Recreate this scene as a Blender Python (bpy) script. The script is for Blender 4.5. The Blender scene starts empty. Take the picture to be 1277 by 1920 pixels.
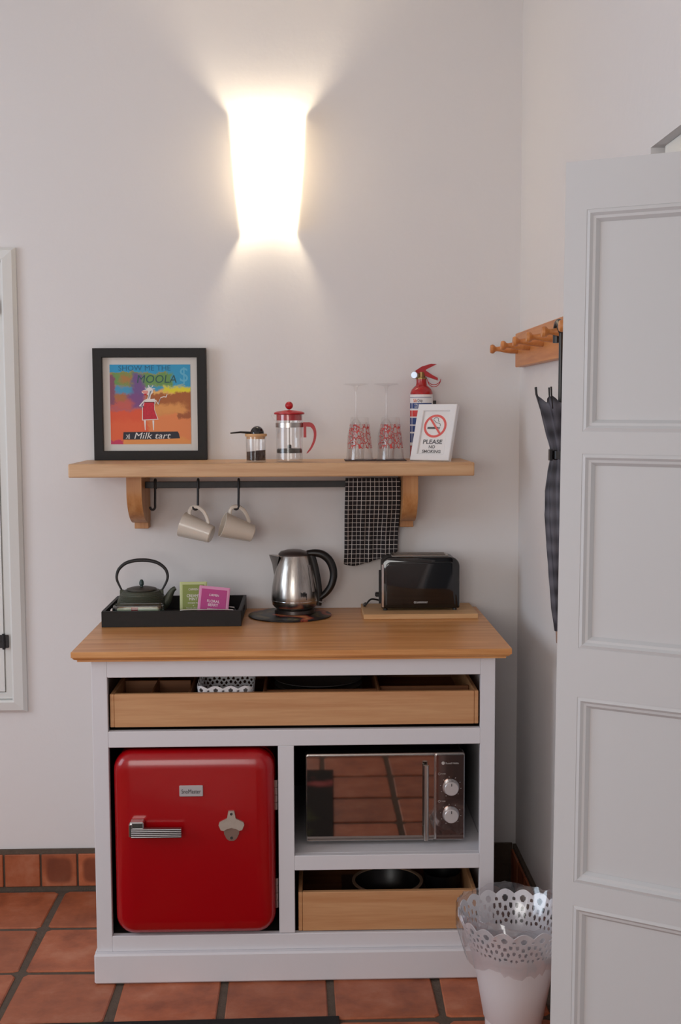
import bpy, bmesh, math, random
from mathutils import Vector, Matrix
random.seed(7)
PI = math.pi
sc = bpy.context.scene
COL = sc.collection

# ------------------------------------------------------------------ camera, world, lights, exposure
def cam_setup():
    pitch, yaw, roll = 0.0849, 0.0267, -0.0037
    f = Vector((math.sin(yaw)*math.cos(pitch), math.cos(yaw)*math.cos(pitch), -math.sin(pitch)))
    r0 = Vector((math.cos(yaw), -math.sin(yaw), 0)); u0 = r0.cross(f)
    r = r0*math.cos(roll)+u0*math.sin(roll); u = -r0*math.sin(roll)+u0*math.cos(roll)
    cd = bpy.data.cameras.new('camera'); cd.sensor_width = 36; cd.lens = 2233.9/1920*36
    cd.clip_start = .05
    c = bpy.data.objects.new('camera', cd); COL.objects.link(c)
    m = Matrix((r, u, -f)).transposed().to_4x4(); m.translation = (-.0457, -3.9798, 1.625)
    c.matrix_world = m; sc.camera = c
cam_setup()

w = bpy.data.worlds.new('sky'); sc.world = w; w.use_nodes = True
w.node_tree.nodes['Background'].inputs[0].default_value = (.72, .82, 1, 1)
w.node_tree.nodes['Background'].inputs[1].default_value = .45

def area(name, loc, rot, sx, sy, power, col):
    l = bpy.data.lights.new(name, 'AREA'); l.shape = 'RECTANGLE'; l.size = sx; l.size_y = sy
    l.energy = power; l.color = col
    o = bpy.data.objects.new(name, l); COL.objects.link(o); o.location = loc; o.rotation_euler = rot
    return o
# daylight entering through the room's two other windows (openings in wall_rear and wall_left)
area('daylight_rear_window', (-1.3, -5.98, 1.75), (PI/2, 0, 0), 1.9, 1.5, 70, (1, .97, .93))
area('daylight_left_window', (-2.98, -1.95, 1.7), (0, -PI/2, 0), 1.5, 1.7, 50, (.76, .87, 1))

vs = sc.view_settings
vs.view_transform = 'Standard'; vs.look = 'None'; vs.gamma = 1; vs.use_curve_mapping = False
vs.exposure = -0.45
sc.cycles.use_denoising = True
sc.cycles.max_bounces = 10; sc.cycles.transparent_max_bounces = 16

# ------------------------------------------------------------------ materials
def lin(c):
    return tuple(((v/255/12.92) if v/255 <= .04045 else ((v/255+.055)/1.055)**2.4) for v in c)
MATS = {}
def mat(name, rgb=None, rough=.5, metal=0, spec=.5, coat=0, emit=None, estr=0, bump=0, bscale=40, var=0, vscale=8):
    if name in MATS: return MATS[name]
    m = bpy.data.materials.new(name); m.use_nodes = True; nt = m.node_tree; b = nt.nodes['Principled BSDF']
    c = (*lin(rgb), 1)
    b.inputs['Base Color'].default_value = c; b.inputs['Roughness'].default_value = rough
    b.inputs['Metallic'].default_value = metal; b.inputs['Specular IOR Level'].default_value = spec
    b.inputs['Coat Weight'].default_value = coat; b.inputs['Coat Roughness'].default_value = .06
    if emit: b.inputs['Emission Color'].default_value = (*emit, 1); b.inputs['Emission Strength'].default_value = estr
    tc = nt.nodes.new('ShaderNodeTexCoord')
    if bump:
        n = nt.nodes.new('ShaderNodeTexNoise'); n.inputs['Scale'].default_value = bscale; n.inputs['Detail'].default_value = 4
        bp = nt.nodes.new('ShaderNodeBump'); bp.inputs['Strength'].default_value = bump; bp.inputs['Distance'].default_value = .01
        nt.links.new(tc.outputs['Object'], n.inputs['Vector']); nt.links.new(n.outputs['Fac'], bp.inputs['Height'])
        nt.links.new(bp.outputs['Normal'], b.inputs['Normal'])
    if var:
        n = nt.nodes.new('ShaderNodeTexNoise'); n.inputs['Scale'].default_value = vscale; n.inputs['Detail'].default_value = 5
        mx = nt.nodes.new('ShaderNodeMix'); mx.data_type = 'RGBA'
        mx.inputs['A'].default_value = tuple(v*(1-var) for v in c[:3])+(1,); mx.inputs['B'].default_value = tuple(min(1, v*(1+var)) for v in c[:3])+(1,)
        nt.links.new(tc.outputs['Object'], n.inputs['Vector']); nt.links.new(n.outputs['Fac'], mx.inputs['Factor'])
        nt.links.new(mx.outputs['Result'], b.inputs['Base Color'])
    MATS[name] = m
    return m

def wood(name, c1, c2, axis=0, rough=.42, coat=0.0, across=22):
    m = bpy.data.materials.new(name); m.use_nodes = True; nt = m.node_tree; b = nt.nodes['Principled BSDF']
    L = nt.links; N = nt.nodes
    tc = N.new('ShaderNodeTexCoord'); mp = N.new('ShaderNodeMapping')
    s = [across, across, across]; s[axis] = 1.3; mp.inputs['Scale'].default_value = s
    L.new(tc.outputs['Object'], mp.inputs['Vector'])
    n1 = N.new('ShaderNodeTexNoise'); n1.inputs['Scale'].default_value = 1.6; n1.inputs['Detail'].default_value = 6; n1.inputs['Distortion'].default_value = .6
    n2 = N.new('ShaderNodeTexNoise'); n2.inputs['Scale'].default_value = 9; n2.inputs['Detail'].default_value = 3
    L.new(mp.outputs['Vector'], n1.inputs['Vector']); L.new(mp.outputs['Vector'], n2.inputs['Vector'])
    rp = N.new('ShaderNodeValToRGB'); rp.color_ramp.elements[0].position = .3; rp.color_ramp.elements[1].position = .72
    rp.color_ramp.elements[0].color = (*lin(c1), 1); rp.color_ramp.elements[1].color = (*lin(c2), 1)
    ad = N.new('ShaderNodeMath'); ad.operation = 'MULTIPLY_ADD'; ad.inputs[1].default_value = .35
    sb = N.new('ShaderNodeMath'); sb.operation = 'SUBTRACT'; sb.inputs[1].default_value = .5
    L.new(n2.outputs['Fac'], sb.inputs[0]); L.new(sb.outputs[0], ad.inputs[0]); L.new(n1.outputs['Fac'], ad.inputs[2])
    L.new(ad.outputs[0], rp.inputs['Fac']); L.new(rp.outputs['Color'], b.inputs['Base Color'])
    b.inputs['Roughness'].default_value = rough; b.inputs['Coat Weight'].default_value = coat; b.inputs['Coat Roughness'].default_value = .2
    bp = N.new('ShaderNodeBump'); bp.inputs['Strength'].default_value = .06; bp.inputs['Distance'].default_value = .004
    L.new(n2.outputs['Fac'], bp.inputs['Height']); L.new(bp.outputs['Normal'], b.inputs['Normal'])
    MATS[name] = m
    return m

def glass(name, tint=(1, 1, 1), rough=0.0, base=.03, edge=.42):
    m = bpy.data.materials.new(name); m.use_nodes = True; nt = m.node_tree; N = nt.nodes; L = nt.links
    N.remove(N['Principled BSDF']); out = N['Material Output']
    t = N.new('ShaderNodeBsdfTransparent'); t.inputs[0].default_value = (*tint, 1)
    g = N.new('ShaderNodeBsdfGlossy'); g.inputs['Roughness'].default_value = rough
    lw = N.new('ShaderNodeLayerWeight'); lw.inputs['Blend'].default_value = .25
    mr = N.new('ShaderNodeMapRange'); mr.inputs['To Min'].default_value = base; mr.inputs['To Max'].default_value = edge
    mx = N.new('ShaderNodeMixShader')
    L.new(lw.outputs['Facing'], mr.inputs['Value']); L.new(mr.outputs['Result'], mx.inputs['Fac'])
    L.new(t.outputs[0], mx.inputs[1]); L.new(g.outputs[0], mx.inputs[2]); L.new(mx.outputs[0], out.inputs['Surface'])
    MATS[name] = m
    return m

WALL = mat('wall_plaster', (226, 222, 220), .85, bump=.10, bscale=24)
WHITE = mat('white_paint', (222, 219, 222), .45, bump=.03, bscale=60)
DOORW = mat('door_paint', (204, 205, 206), .5, bump=.03, bscale=30)
FRAMEW = mat('window_paint', (226, 226, 222), .35)
CEIL = mat('ceiling_paint', (235, 232, 228), .9)
GROUT = mat('grout', (92, 78, 66), .95, bump=.4, bscale=90, var=.25, vscale=30)
OAK = wood('oak_counter', (196, 128, 68), (226, 166, 104), 0, .38, .15)
SHELFW = wood('shelf_oak', (192, 146, 104), (214, 174, 132), 0, .45)
BRACKW = wood('bracket_oak', (180, 122, 72), (205, 152, 100), 2, .45)
BEECH = wood('drawer_beech', (190, 134, 88), (208, 158, 112), 0, .5)
BOARDW = wood('board_pine', (196, 148, 98), (222, 180, 132), 0, .55, across=30)
PEGW = wood('rail_pine', (186, 112, 56), (212, 142, 80), 1, .4)
INNERW = wood('inner_beech', (128, 78, 44), (150, 98, 60), 0, .6)
DARKB = mat('black_stain', (22, 18, 17), .5, spec=.3, bump=.05, bscale=80)
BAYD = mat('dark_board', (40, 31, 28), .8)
IRON = mat('wrought_iron', (30, 29, 30), .5, bump=.15, bscale=60)
RED = mat('red_enamel', (164, 2, 12), .24, coat=.2)
REDP = mat('red_plastic', (178, 28, 34), .35)
CHROME = mat('chrome', (215, 214, 214), .12, 1)
STEEL = mat('brushed_steel', (190, 184, 178), .28, 1, bump=.03, bscale=120)
BLACKP = mat('black_plastic', (18, 17, 18), .35)
BLACKG = mat('black_gloss', (9, 8, 9), .06, coat=.5)
MUGM = mat('cream_china', (216, 206, 192), .25, coat=.2)
PAPER = mat('paper_white', (232, 228, 226), .7)
INK = mat('ink_black', (34, 33, 36), .7)
GLASS = glass('clear_glass')
FILM = glass('plastic_film', (.97, .97, .98), .12, .10, .5)

def terracotta():
    m = bpy.data.materials.new('terracotta'); m.use_nodes = True; nt = m.node_tree; N = nt.nodes; L = nt.links; b = N['Principled BSDF']
    tc = N.new('ShaderNodeTexCoord'); oi = N.new('ShaderNodeObjectInfo')
    va = N.new('ShaderNodeVectorMath'); va.operation = 'ADD'
    sc_ = N.new('ShaderNodeVectorMath'); sc_.operation = 'SCALE'; sc_.inputs['Scale'].default_value = 37
    cx = N.new('ShaderNodeCombineXYZ'); L.new(oi.outputs['Random'], cx.inputs[0]); L.new(oi.outputs['Random'], cx.inputs[1])
    L.new(cx.outputs[0], sc_.inputs[0]); L.new(tc.outputs['Object'], va.inputs[0]); L.new(sc_.outputs[0], va.inputs[1])
    n = N.new('ShaderNodeTexNoise'); n.inputs['Scale'].default_value = 9; n.inputs['Detail'].default_value = 6; n.inputs['Roughness'].default_value = .62
    L.new(va.outputs[0], n.inputs['Vector'])
    rp = N.new('ShaderNodeValToRGB'); e = rp.color_ramp.elements
    e[0].position = .28; e[0].color = (*lin((142, 74, 46)), 1); e[1].position = .75; e[1].color = (*lin((196, 128, 96)), 1)
    k = e.new(.52); k.color = (*lin((178, 98, 62)), 1)
    L.new(n.outputs['Fac'], rp.inputs['Fac'])
    hs = N.new('ShaderNodeHueSaturation'); mr = N.new('ShaderNodeMapRange'); mr.inputs['To Min'].default_value = .82; mr.inputs['To Max'].default_value = 1.12
    L.new(oi.outputs['Random'], mr.inputs['Value']); L.new(mr.outputs['Result'], hs.inputs['Value']); L.new(rp.outputs['Color'], hs.inputs['Color'])
    L.new(hs.outputs['Color'], b.inputs['Base Color']); b.inputs['Roughness'].default_value = .42
    n2 = N.new('ShaderNodeTexNoise'); n2.inputs['Scale'].default_value = 16; n2.inputs['Detail'].default_value = 3
    bp = N.new('ShaderNodeBump'); bp.inputs['Strength'].default_value = .2; bp.inputs['Distance'].default_value = .01
    L.new(va.outputs[0], n2.inputs['Vector']); L.new(n2.outputs['Fac'], bp.inputs['Height']); L.new(bp.outputs['Normal'], b.inputs['Normal'])
    MATS['terracotta'] = m
    return m
TERRA = terracotta()
def burnt():      # kiln mark: a dark rounded square in the middle of the tile face
    m = TERRA.copy(); m.name = 'terracotta_kiln_mark'; nt = m.node_tree; N = nt.nodes; L = nt.links; b = N['Principled BSDF']
    src = b.inputs['Base Color'].links[0].from_socket
    tc = N.new('ShaderNodeTexCoord'); sp = N.new('ShaderNodeSeparateXYZ'); L.new(tc.outputs['Object'], sp.inputs[0])
    pw = []
    for ax in (0, 2):
        d = N.new('ShaderNodeMath'); d.operation = 'DIVIDE'; d.inputs[1].default_value = .043; L.new(sp.outputs[ax], d.inputs[0])
        p = N.new('ShaderNodeMath'); p.operation = 'POWER'; p.inputs[1].default_value = 4; L.new(d.outputs[0], p.inputs[0]); pw.append(p.outputs[0])
    a = N.new('ShaderNodeMath'); a.operation = 'ADD'; L.new(pw[0], a.inputs[0]); L.new(pw[1], a.inputs[1])
    r = N.new('ShaderNodeMapRange'); r.inputs['From Min'].default_value = .5; r.inputs['From Max'].default_value = 1.5; r.inputs['To Min'].default_value = .75; r.inputs['To Max'].default_value = 0; L.new(a.outputs[0], r.inputs['Value'])
    mx = N.new('ShaderNodeMix'); mx.data_type = 'RGBA'; L.new(r.outputs['Result'], mx.inputs['Factor']); L.new(src, mx.inputs['A']); mx.inputs['B'].default_value = (*lin((104, 48, 28)), 1)
    L.new(mx.outputs['Result'], b.inputs['Base Color'])
    return m
BURNT = burnt()

# ------------------------------------------------------------------ mesh helpers
WM = {}          # world matrix of every object made here
class MB:
    def __init__(s): s.bm = bmesh.new()
    def box(s, x0, x1, y0, y1, z0, z1, bev=0, seg=1):
        r = bmesh.ops.create_cube(s.bm, size=1)
        vs_ = r['verts']
        for v in vs_:
            v.co = Vector(((x0+x1)/2+v.co.x*(x1-x0), (y0+y1)/2+v.co.y*(y1-y0), (z0+z1)/2+v.co.z*(z1-z0)))
        if bev:
            es = list({e for v in vs_ for e in v.link_edges})
            bmesh.ops.bevel(s.bm, geom=es, offset=bev, segments=seg, affect='EDGES', profile=.5)
        return s
    def face(s, pts):
        s.bm.faces.new([s.bm.verts.new(p) for p in pts]); return s
    def loft(s, rings, cap0=True, cap1=True, closed=True):
        R = [[s.bm.verts.new(p) for p in r] for r in rings]
        n = len(R[0])
        for a, b in zip(R, R[1:]):
            for i in range(n if closed else n-1):
                j = (i+1) % n
                s.bm.faces.new((a[i], a[j], b[j], b[i]))
        if cap0: s.bm.faces.new(list(reversed(R[0])))
        if cap1: s.bm.faces.new(R[-1])
        return s
    def prism(s, pts, axis, a, b):
        # polygon in the plane across 'axis' ('x': (y,z)  'y': (x,z)  'z': (x,y)), extruded a..b
        def P(p, t): return {'x': (t, p[0], p[1]), 'y': (p[0], t, p[1]), 'z': (p[0], p[1], t)}[axis]
        return s.loft([[P(p, a) for p in pts], [P(p, b) for p in pts]])
    def lathe(s, prof, c=(0, 0, 0), n=32, a0=0, a1=2*PI, cap=True, M=None):
        full = abs(a1-a0-2*PI) < 1e-6
        k = n if full else n+1
        rings = []
        for r, z in prof:
            ring = []
            for i in range(k):
                t = a0+(a1-a0)*i/n
                p = Vector((max(r, 1e-5)*math.cos(t), max(r, 1e-5)*math.sin(t), z))
                if M: p = M @ p
                ring.append(p+Vector(c))
            rings.append(ring)
        return s.loft(rings, cap and full, cap and full, full)
    def tube(s, pts, r, n=8, caps=True, sy=1.0):
        pts = [Vector(p) for p in pts]; m = len(pts)
        rad = r if isinstance(r, (list, tuple)) else [r]*m
        if m > 4:      # smooth the path
            P_, R_ = [], []
            for i in range(m-1):
                a, b, c, d = pts[max(i-1, 0)], pts[i], pts[i+1], pts[min(i+2, m-1)]
                for k in range(4):
                    t = k/4
                    P_.append(.5*((2*b)+(c-a)*t+(2*a-5*b+4*c-d)*t*t+(3*b-a-3*c+d)*t*t*t)); R_.append(rad[i]*(1-t)+rad[i+1]*t)
            pts, rad = P_+[pts[-1]], R_+[rad[-1]]; m = len(pts)
        T = [(pts[min(i+1, m-1)]-pts[max(i-1, 0)]).normalized() for i in range(m)]
        up = Vector((0, 0, 1)) if abs(T[0].z) < .9 else Vector((0, 1, 0))
        rings = []; nrm = (up-T[0]*up.dot(T[0])).normalized()
        for p, t, q in zip(pts, T, rad):
            nrm = (nrm-t*nrm.dot(t)).normalized(); b = t.cross(nrm)
            rings.append([p+nrm*(q*math.cos(2*PI*i/n))+b*(q*sy*math.sin(2*PI*i/n)) for i in range(n)])
        return s.loft(rings, caps, caps)
    def build(s, name, m, parent=None, smooth=False, local=False, kind=None, solid=0, sharp=35):
        bmesh.ops.recalc_face_normals(s.bm, faces=s.bm.faces[:])
        me = bpy.data.meshes.new(name); s.bm.to_mesh(me); s.bm.free()
        return link(name, me, m, parent, smooth, local, kind, solid, sharp)
def link(name, me, m, parent=None, smooth=False, local=False, kind=None, solid=0, sharp=35):
    o = bpy.data.objects.new(name, me); COL.objects.link(o)
    if m: me.materials.append(m)
    if parent is not None:
        o.parent = parent
        if not local: me.transform(WM[parent].inverted())
        WM[o] = WM[parent]
    else: WM[o] = Matrix()
    if smooth:
        for p in me.polygons: p.use_smooth = True
        try: me.set_sharp_from_angle(angle=math.radians(sharp))
        except Exception: pass
    if solid:
        md = o.modifiers.new('thickness', 'SOLIDIFY'); md.thickness = solid; md.offset = 0
    if kind: o['kind'] = kind
    return o
def tag(o, label, cat, group=None):
    o['label'] = label; o['category'] = cat
    if group: o['group'] = group
    return o
def thing(name, label, cat, loc, rotz=0, group=None):
    o = bpy.data.objects.new(name, None); COL.objects.link(o); o.empty_display_size = .05
    o.location = loc; o.rotation_euler = (0, 0, rotz)
    WM[o] = Matrix.Translation(loc) @ Matrix.Rotation(rotz, 4, 'Z')
    return tag(o, label, cat, group)
def copytree(o, dx):
    def rec(a, par):
        c = a.copy(); COL.objects.link(c)
        if par is not None:
            c.parent = par; c.matrix_parent_inverse = a.matrix_parent_inverse.copy()
        for ch in list(a.children): rec(ch, c)
        return c
    c = rec(o, None); c.location = Vector(o.location)+Vector(dx)
    WM[c] = Matrix.Translation(c.location)
    return c
def rrect(x0, x1, z0, z1, r, n=6, rb=None):
    rb = r if rb is None else rb
    out = []
    for cx, cz, a, q in ((x1-r, z1-r, 0, r), (x0+r, z1-r, PI/2, r), (x0+rb, z0+rb, PI, rb), (x1-rb, z0+rb, 1.5*PI, rb)):
        for i in range(n+1):
            t = a+PI/2*i/n; out.append((cx+q*math.cos(t), cz+q*math.sin(t)))
    return out
def slab(mb, x0, x1, z0, z1, r, steps, n=6, rb=None):
    # rounded-rectangle loft along y: steps = [(inset, y), ...]
    rings = []
    for ins, y in steps:
        rr = max(r-ins, .0008); q = None if rb is None else max(rb-ins, .0008)
        rings.append([(p[0], y, p[1]) for p in rrect(x0+ins, x1-ins, z0+ins, z1-ins, rr, n, q)])
    return mb.loft(rings)
FONTS = {}
def text(s, m, parent, at, width, height, name='lettering', xdir=(1, 0, 0), updir=(0, 0, 1), bend=None, local=False, depth=.0004, shear=0, mirror=False, bold=0):
    cu = bpy.data.curves.new('t', 'FONT'); cu.body = s; cu.align_x = 'CENTER'; cu.align_y = 'CENTER'; cu.extrude = .01; cu.resolution_u = 3
    cu.shear = shear; cu.offset = bold
    ob = bpy.data.objects.new('t', cu)
    me = bpy.data.meshes.new_from_object(ob); bpy.data.objects.remove(ob); bpy.data.curves.remove(cu)
    xs = [v.co.x for v in me.vertices]; ys = [v.co.y for v in me.vertices]
    cx, cy = (min(xs)+max(xs))/2, (min(ys)+max(ys))/2; sx = width/(max(xs)-min(xs)); sy = height/(max(ys)-min(ys))
    X = Vector(xdir).normalized(); U = Vector(updir).normalized(); Nn = X.cross(U)
    if mirror: sx = -sx
    for v in me.vertices:
        a, b, c = (v.co.x-cx)*sx, (v.co.y-cy)*sy, (depth if v.co.z > 0 else 0)
        if bend:   # (axis point, radius): wrap round a vertical cylinder facing -y at angle a0
            (bx, by), r, a0 = bend; t = a0+a/r
            v.co = Vector((bx+(r+c)*math.sin(t), by-(r+c)*math.cos(t), at[2]+b))
        else: v.co = Vector(at)+X*a+U*b+Nn*c
    me.name = name
    return link(name, me, m, parent, local=local)

# ------------------------------------------------------------------ the setting
XR = .66; XL = -3.0; YR = -6.0; ZC = 3.1
mb = MB(); mb.box(XL-.2, XR+.45, 0, .25, -.1, ZC); tag_o = mb.build('wall_back', WALL, kind='structure')
mb = MB()      # thick right wall with a doorway
mb.box(XR, XR+.45, -1.5, 0, -.1, ZC); mb.box(XR, XR+.45, -2.32, -1.5, 2.16, ZC); mb.box(XR, XR+.45, YR, -2.32, -.1, ZC)
mb.build('wall_right', WALL, kind='structure')
mb = MB()
mb.box(XL-.2, XL, YR, -2.8, 0, ZC); mb.box(XL-.2, XL, -1.1, 0, 0, ZC); mb.box(XL-.2, XL, -2.8, -1.1, 0, .95); mb.box(XL-.2, XL, -2.8, -1.1, 2.45, ZC)
mb.build('wall_left', WALL, kind='structure')
mb = MB()
mb.box(XL-.2, -2.3, YR-.2, YR, 0, ZC); mb.box(-.3, XR+.45, YR-.2, YR, 0, ZC); mb.box(-2.3, -.3, YR-.2, YR, 0, .95); mb.box(-2.3, -.3, YR-.2, YR, 2.55, ZC)
mb.build('wall_rear', WALL, kind='structure')
mb = MB(); mb.box(XL-.2, XR+.45, YR-.2, .25, ZC, ZC+.1); mb.build('ceiling', CEIL, kind='structure')
mb = MB(); mb.box(XL-.2, XR+.7, YR-.2, .2, -.12, -.005); FLOOR = mb.build('floor', GROUT, kind='structure')

# terracotta floor tiles, four slightly different pressed shapes
def tile_mesh(i, sx, sy, t0, t1, c=.011, jit=.003):
    rnd = random.Random(i)
    def J(): return rnd.uniform(-jit, jit)
    hx, hy = sx/2, sy/2
    base = [(-hx+c, -hy), (hx-c, -hy), (hx, -hy+c), (hx, hy-c), (hx-c, hy), (-hx+c, hy), (-hx, hy-c), (-hx, -hy+c)]
    base = [(x+J(), y+J()) for x, y in base]
    mbx = MB()
    mbx.loft([[(x, y, t0) for x, y in base], [(x, y, t1-.003) for x, y in base], [(x*.975, y*.975, t1) for x, y in base]], cap0=False)
    bmesh.ops.recalc_face_normals(mbx.bm, faces=mbx.bm.faces[:])
    me = bpy.data.meshes.new('tile'); mbx.bm.to_mesh(me); mbx.bm.free(); me.materials.append(TERRA)
    return me
TM = [tile_mesh(i, .277, .280, -.02, 0) for i in range(5)]
GX, GY, P = -.8916, -.3188, .30
rnd = random.Random(3)
for i in range(-8, 7):
    for j in range(-20, 2):
        x, y = GX+P*(i+.5), GY+P*(j+.5)
        if x < XL+.1 or x > 1.1 or y < YR+.1 or y > -.1: continue
        if x > XR-.1 and not (-2.4 < y < -1.4): continue
        if -.55 < x < .4 and y > -.5: continue          # under the cabinet
        o = bpy.data.objects.new('tile', rnd.choice(TM)); COL.objects.link(o); o.parent = FLOOR
        o.location = (x, y, rnd.uniform(-.001, .0)); o.rotation_euler = (0, 0, rnd.choice((0, PI))+rnd.uniform(-.008, .008))

# skirting of small terracotta tiles under a grout strip
def baseboard(name, horizontal, a, b, x0):
    mb_ = MB()
    if horizontal: mb_.box(a, b, -.012, -.0005, -.005, .140)
    else: mb_.box(XR-.012, XR-.0005, b, a, -.005, .140)
    root = mb_.build(name, GROUT, kind='structure')
    bt = MB(); bt.box(-.0588, .0588, -.004, .004, -.056, .056, .002)
    bmesh.ops.recalc_face_normals(bt.bm, faces=bt.bm.faces[:])
    me = bpy.data.meshes.new('tile'); bt.bm.to_mesh(me); bt.bm.free(); me.materials.append(TERRA)
    me2 = me.copy(); me2.materials.clear(); me2.materials.append(BURNT)
    t = x0
    lo, hi = min(a, b), max(a, b)
    while t-.058 > lo: t -= .1245
    t += .1245
    while t+.058 < hi:
        if not (horizontal and -.6 < t < .42):
            o = bpy.data.objects.new('tile', me); COL.objects.link(o); o.parent = root
            o.location = (t, -.0145, .069) if horizontal else (XR-.0145, t, .069)
            if not horizontal: o.rotation_euler = (0, 0, PI/2)
            if horizontal and -.95 < t < -.7: o.data = me2
        t += .1245
baseboard('baseboard_back', True, XL, XR-.013, -.9025)
baseboard('baseboard_right', False, -.013, -1.5, -.08)

# window in the back wall: moulded frame, closed inner shutters on black hinges
WX0, WX1, WZ0, WZ1 = -1.95, -.997, .618, 2.158
mb = MB()
def mitred(mb_, x0, x1, z0, z1, prof, fixed_y=0):
    # prof: [(inset, y)]; rectangular picture-frame loft
    rings = []
    for k in range(4):
        cx, cz = ((x0, z0), (x1, z0), (x1, z1), (x0, z1))[k]; dx, dz = ((1, 1), (-1, 1), (-1, -1), (1, -1))[k]
        rings.append([(cx+dx*i, y, cz+dz*i) for i, y in prof])
    rings.append(rings[0])
    R = [[mb_.bm.verts.new(p) for p in r] for r in rings[:4]]
    n = len(prof)
    for k in range(4):
        a, b = R[k], R[(k+1) % 4]
        for i in range(n):
            j = (i+1) % n
            mb_.bm.faces.new((a[i], b[i], b[j], a[j]))
mitred(mb, WX0, WX1, WZ0, WZ1, [(0, -.0005), (0, -.012), (.010, -.026), (.038, -.034), (.044, -.030), (.046, -.0005)])
WIN = mb.build('window_1', FRAMEW, kind='structure')
mb = MB(); mitred(mb, WX0+.047, WX1-.047, WZ0+.047, WZ1-.047, [(0, -.001), (0, -.016), (.018, -.020), (.022, -.016), (.022, -.001)]); mb.build('inner_frame', FRAMEW, WIN)
xm = (WX0+WX1)/2
for a, b in ((WX0+.0700, xm-.001), (xm+.001, WX1-.0700)):
    mb = MB(); mitred(mb, a, b, WZ0+.073, WZ1-.073, [(0, -.002), (0, -.024), (.06, -.024), (.07, -.014), (.07, -.002)])
    mb.box(a+.069, b-.069, -.012, -.003, WZ0+.14, WZ1-.14); sh = mb.build('shutter', FRAMEW, WIN)
    for hz in (1.965, .862):
        q = b if a > xm-.01 else a
        mb = MB(); mb.box(q-.022, q+.018, -.030, -.0245, hz-.022, hz+.022, .002); mb.tube([(q+.002, -.031, hz-.026), (q+.002, -.031, hz+.026)], .005)
        mb.build('hinge', IRON, sh)

# open door leaf swinging in through the doorway
DL = Vector((.452, -1.65, 0)); DD = Vector((.869, -.495, 0)).normalized(); DN = Vector((-DD.y, DD.x, 0))*-1   # DN towards the camera side
door = thing('door_1', 'white painted panelled door standing open at the right wall', 'door', DL)
del door['category']; del door['label']; door['kind'] = 'structure'
DM = Matrix.Translation(DL+Vector((-.0115, .004, .004))) @ Matrix.Rotation(math.atan2(DD.y, DD.x), 4, 'Z') @ Matrix.Rotation(.0068, 4, 'Y')   # hangs slightly out of plumb
door.matrix_world = DM; WM[door] = DM
DWid, DT = .74, .04
PZ = [(2.003, 1.579), (1.536, 1.152), (1.054, .675), (.627, .20)]
mb = MB()
zs = [2.095]+[v for p in PZ for v in p]+[.008]
mb.box(0, .043, 0, DT, .008, 2.095); mb.box(DWid-.043, DWid, 0, DT, .008, 2.095)
for k in range(0, len(zs), 2): mb.box(.043, DWid-.043, 0, DT, zs[k+1], zs[k])
mb.build('door_frame', DOORW, door, local=True)
for z1, z0 in PZ:
    mb = MB(); mb.box(.043, DWid-.043, .013, .027, z0, z1); pn = mb.build('panel', DOORW, door, local=True)
    mb = MB(); mitred(mb, .043, DWid-.043, z0, z1, [(0, .001), (.007, -.001), (.012, .004), (.017, .005), (.023, .0125), (0, .0125)]); mb.build('moulding', DOORW, pn, local=True)
mb = MB(); mb.box(XR+.02, XR+.43, -1.53, -1.5005, 0, 2.12, .003); mb.box(XR+.02, XR+.43, -2.319, -1.53, 2.12, 2.159, .003); mb.box(XR+.02, XR+.43, -2.319, -2.29, 0, 2.12, .003)
mb.build('trim_1', FRAMEW, kind='structure')

# rug on the floor in front of the cabinet (its far edge just shows, and the oven door mirrors it)
def rug_mat():
    m = bpy.data.materials.new('printed_rug'); m.use_nodes = True; nt = m.node_tree; N = nt.nodes; L = nt.links; b = N['Principled BSDF']
    tc = N.new('ShaderNodeTexCoord')
    n = N.new('ShaderNodeTexNoise'); n.inputs['Scale'].default_value = 2.4; n.inputs['Detail'].default_value = 3
    L.new(tc.outputs['Object'], n.inputs['Vector'])
    rp = N.new('ShaderNodeValToRGB'); e = rp.color_ramp.elements
    e[0].position = .36; e[0].color = (*lin((66, 74, 34)), 1); e[1].position = .72; e[1].color = (*lin((190, 122, 118)), 1)
    for p, c in ((.43, (20, 18, 18)), (.58, (20, 18, 18)), (.63, (150, 70, 70))): k = e.new(p); k.color = (*lin(c), 1)
    L.new(n.outputs['Fac'], rp.inputs['Fac']); L.new(rp.outputs['Color'], b.inputs['Base Color']); b.inputs['Roughness'].default_value = .95
    MATS['printed_rug'] = m
    return m
mb = MB(); mb.box(-1.278, 0, -1.592, 0, .0005, .007, .002)
rug = tag(mb.build('floor_rug', rug_mat()), 'dark rug with printed flowers lying on the terracotta tiles', 'rug')
rug.location = (.028, -.908, 0); rug.rotation_euler = (0, 0, .018)

# ------------------------------------------------------------------ cabinet
FY = -.68
cab = thing('kitchen_cabinet', 'white painted open cabinet holding the red fridge and the microwave', 'cabinet', (-.09, -.35, 0))
def part(name, m, parent, *boxes, bev=.0015, kind=None):
    mb_ = MB()
    for b in boxes: mb_.box(*b, bev)
    return mb_.build(name, m, parent, kind=kind)
CX0, CX1, YB = -.657, .478, -.018
TH = .022
part('side_panel', WHITE, cab, (CX0, CX0+.02, FY+TH, YB, .0, .931))
part('side_panel', WHITE, cab, (CX1-.02, CX1, FY+TH, YB, .0, .931))
part('stile', WHITE, cab, (CX0, -.613, FY, FY+TH, .088, .931))
part('stile', WHITE, cab, (.4365, CX1, FY, FY+TH, .088, .931))
part('stile', WHITE, cab, (-.137, -.092, FY, FY+TH, .135, .682))
part('rail', WHITE, cab, (-.613, .4365, FY, FY+TH, .882, .931))
part('rail', WHITE, cab, (-.613, .4365, FY, FY+TH, .682, .728))
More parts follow.
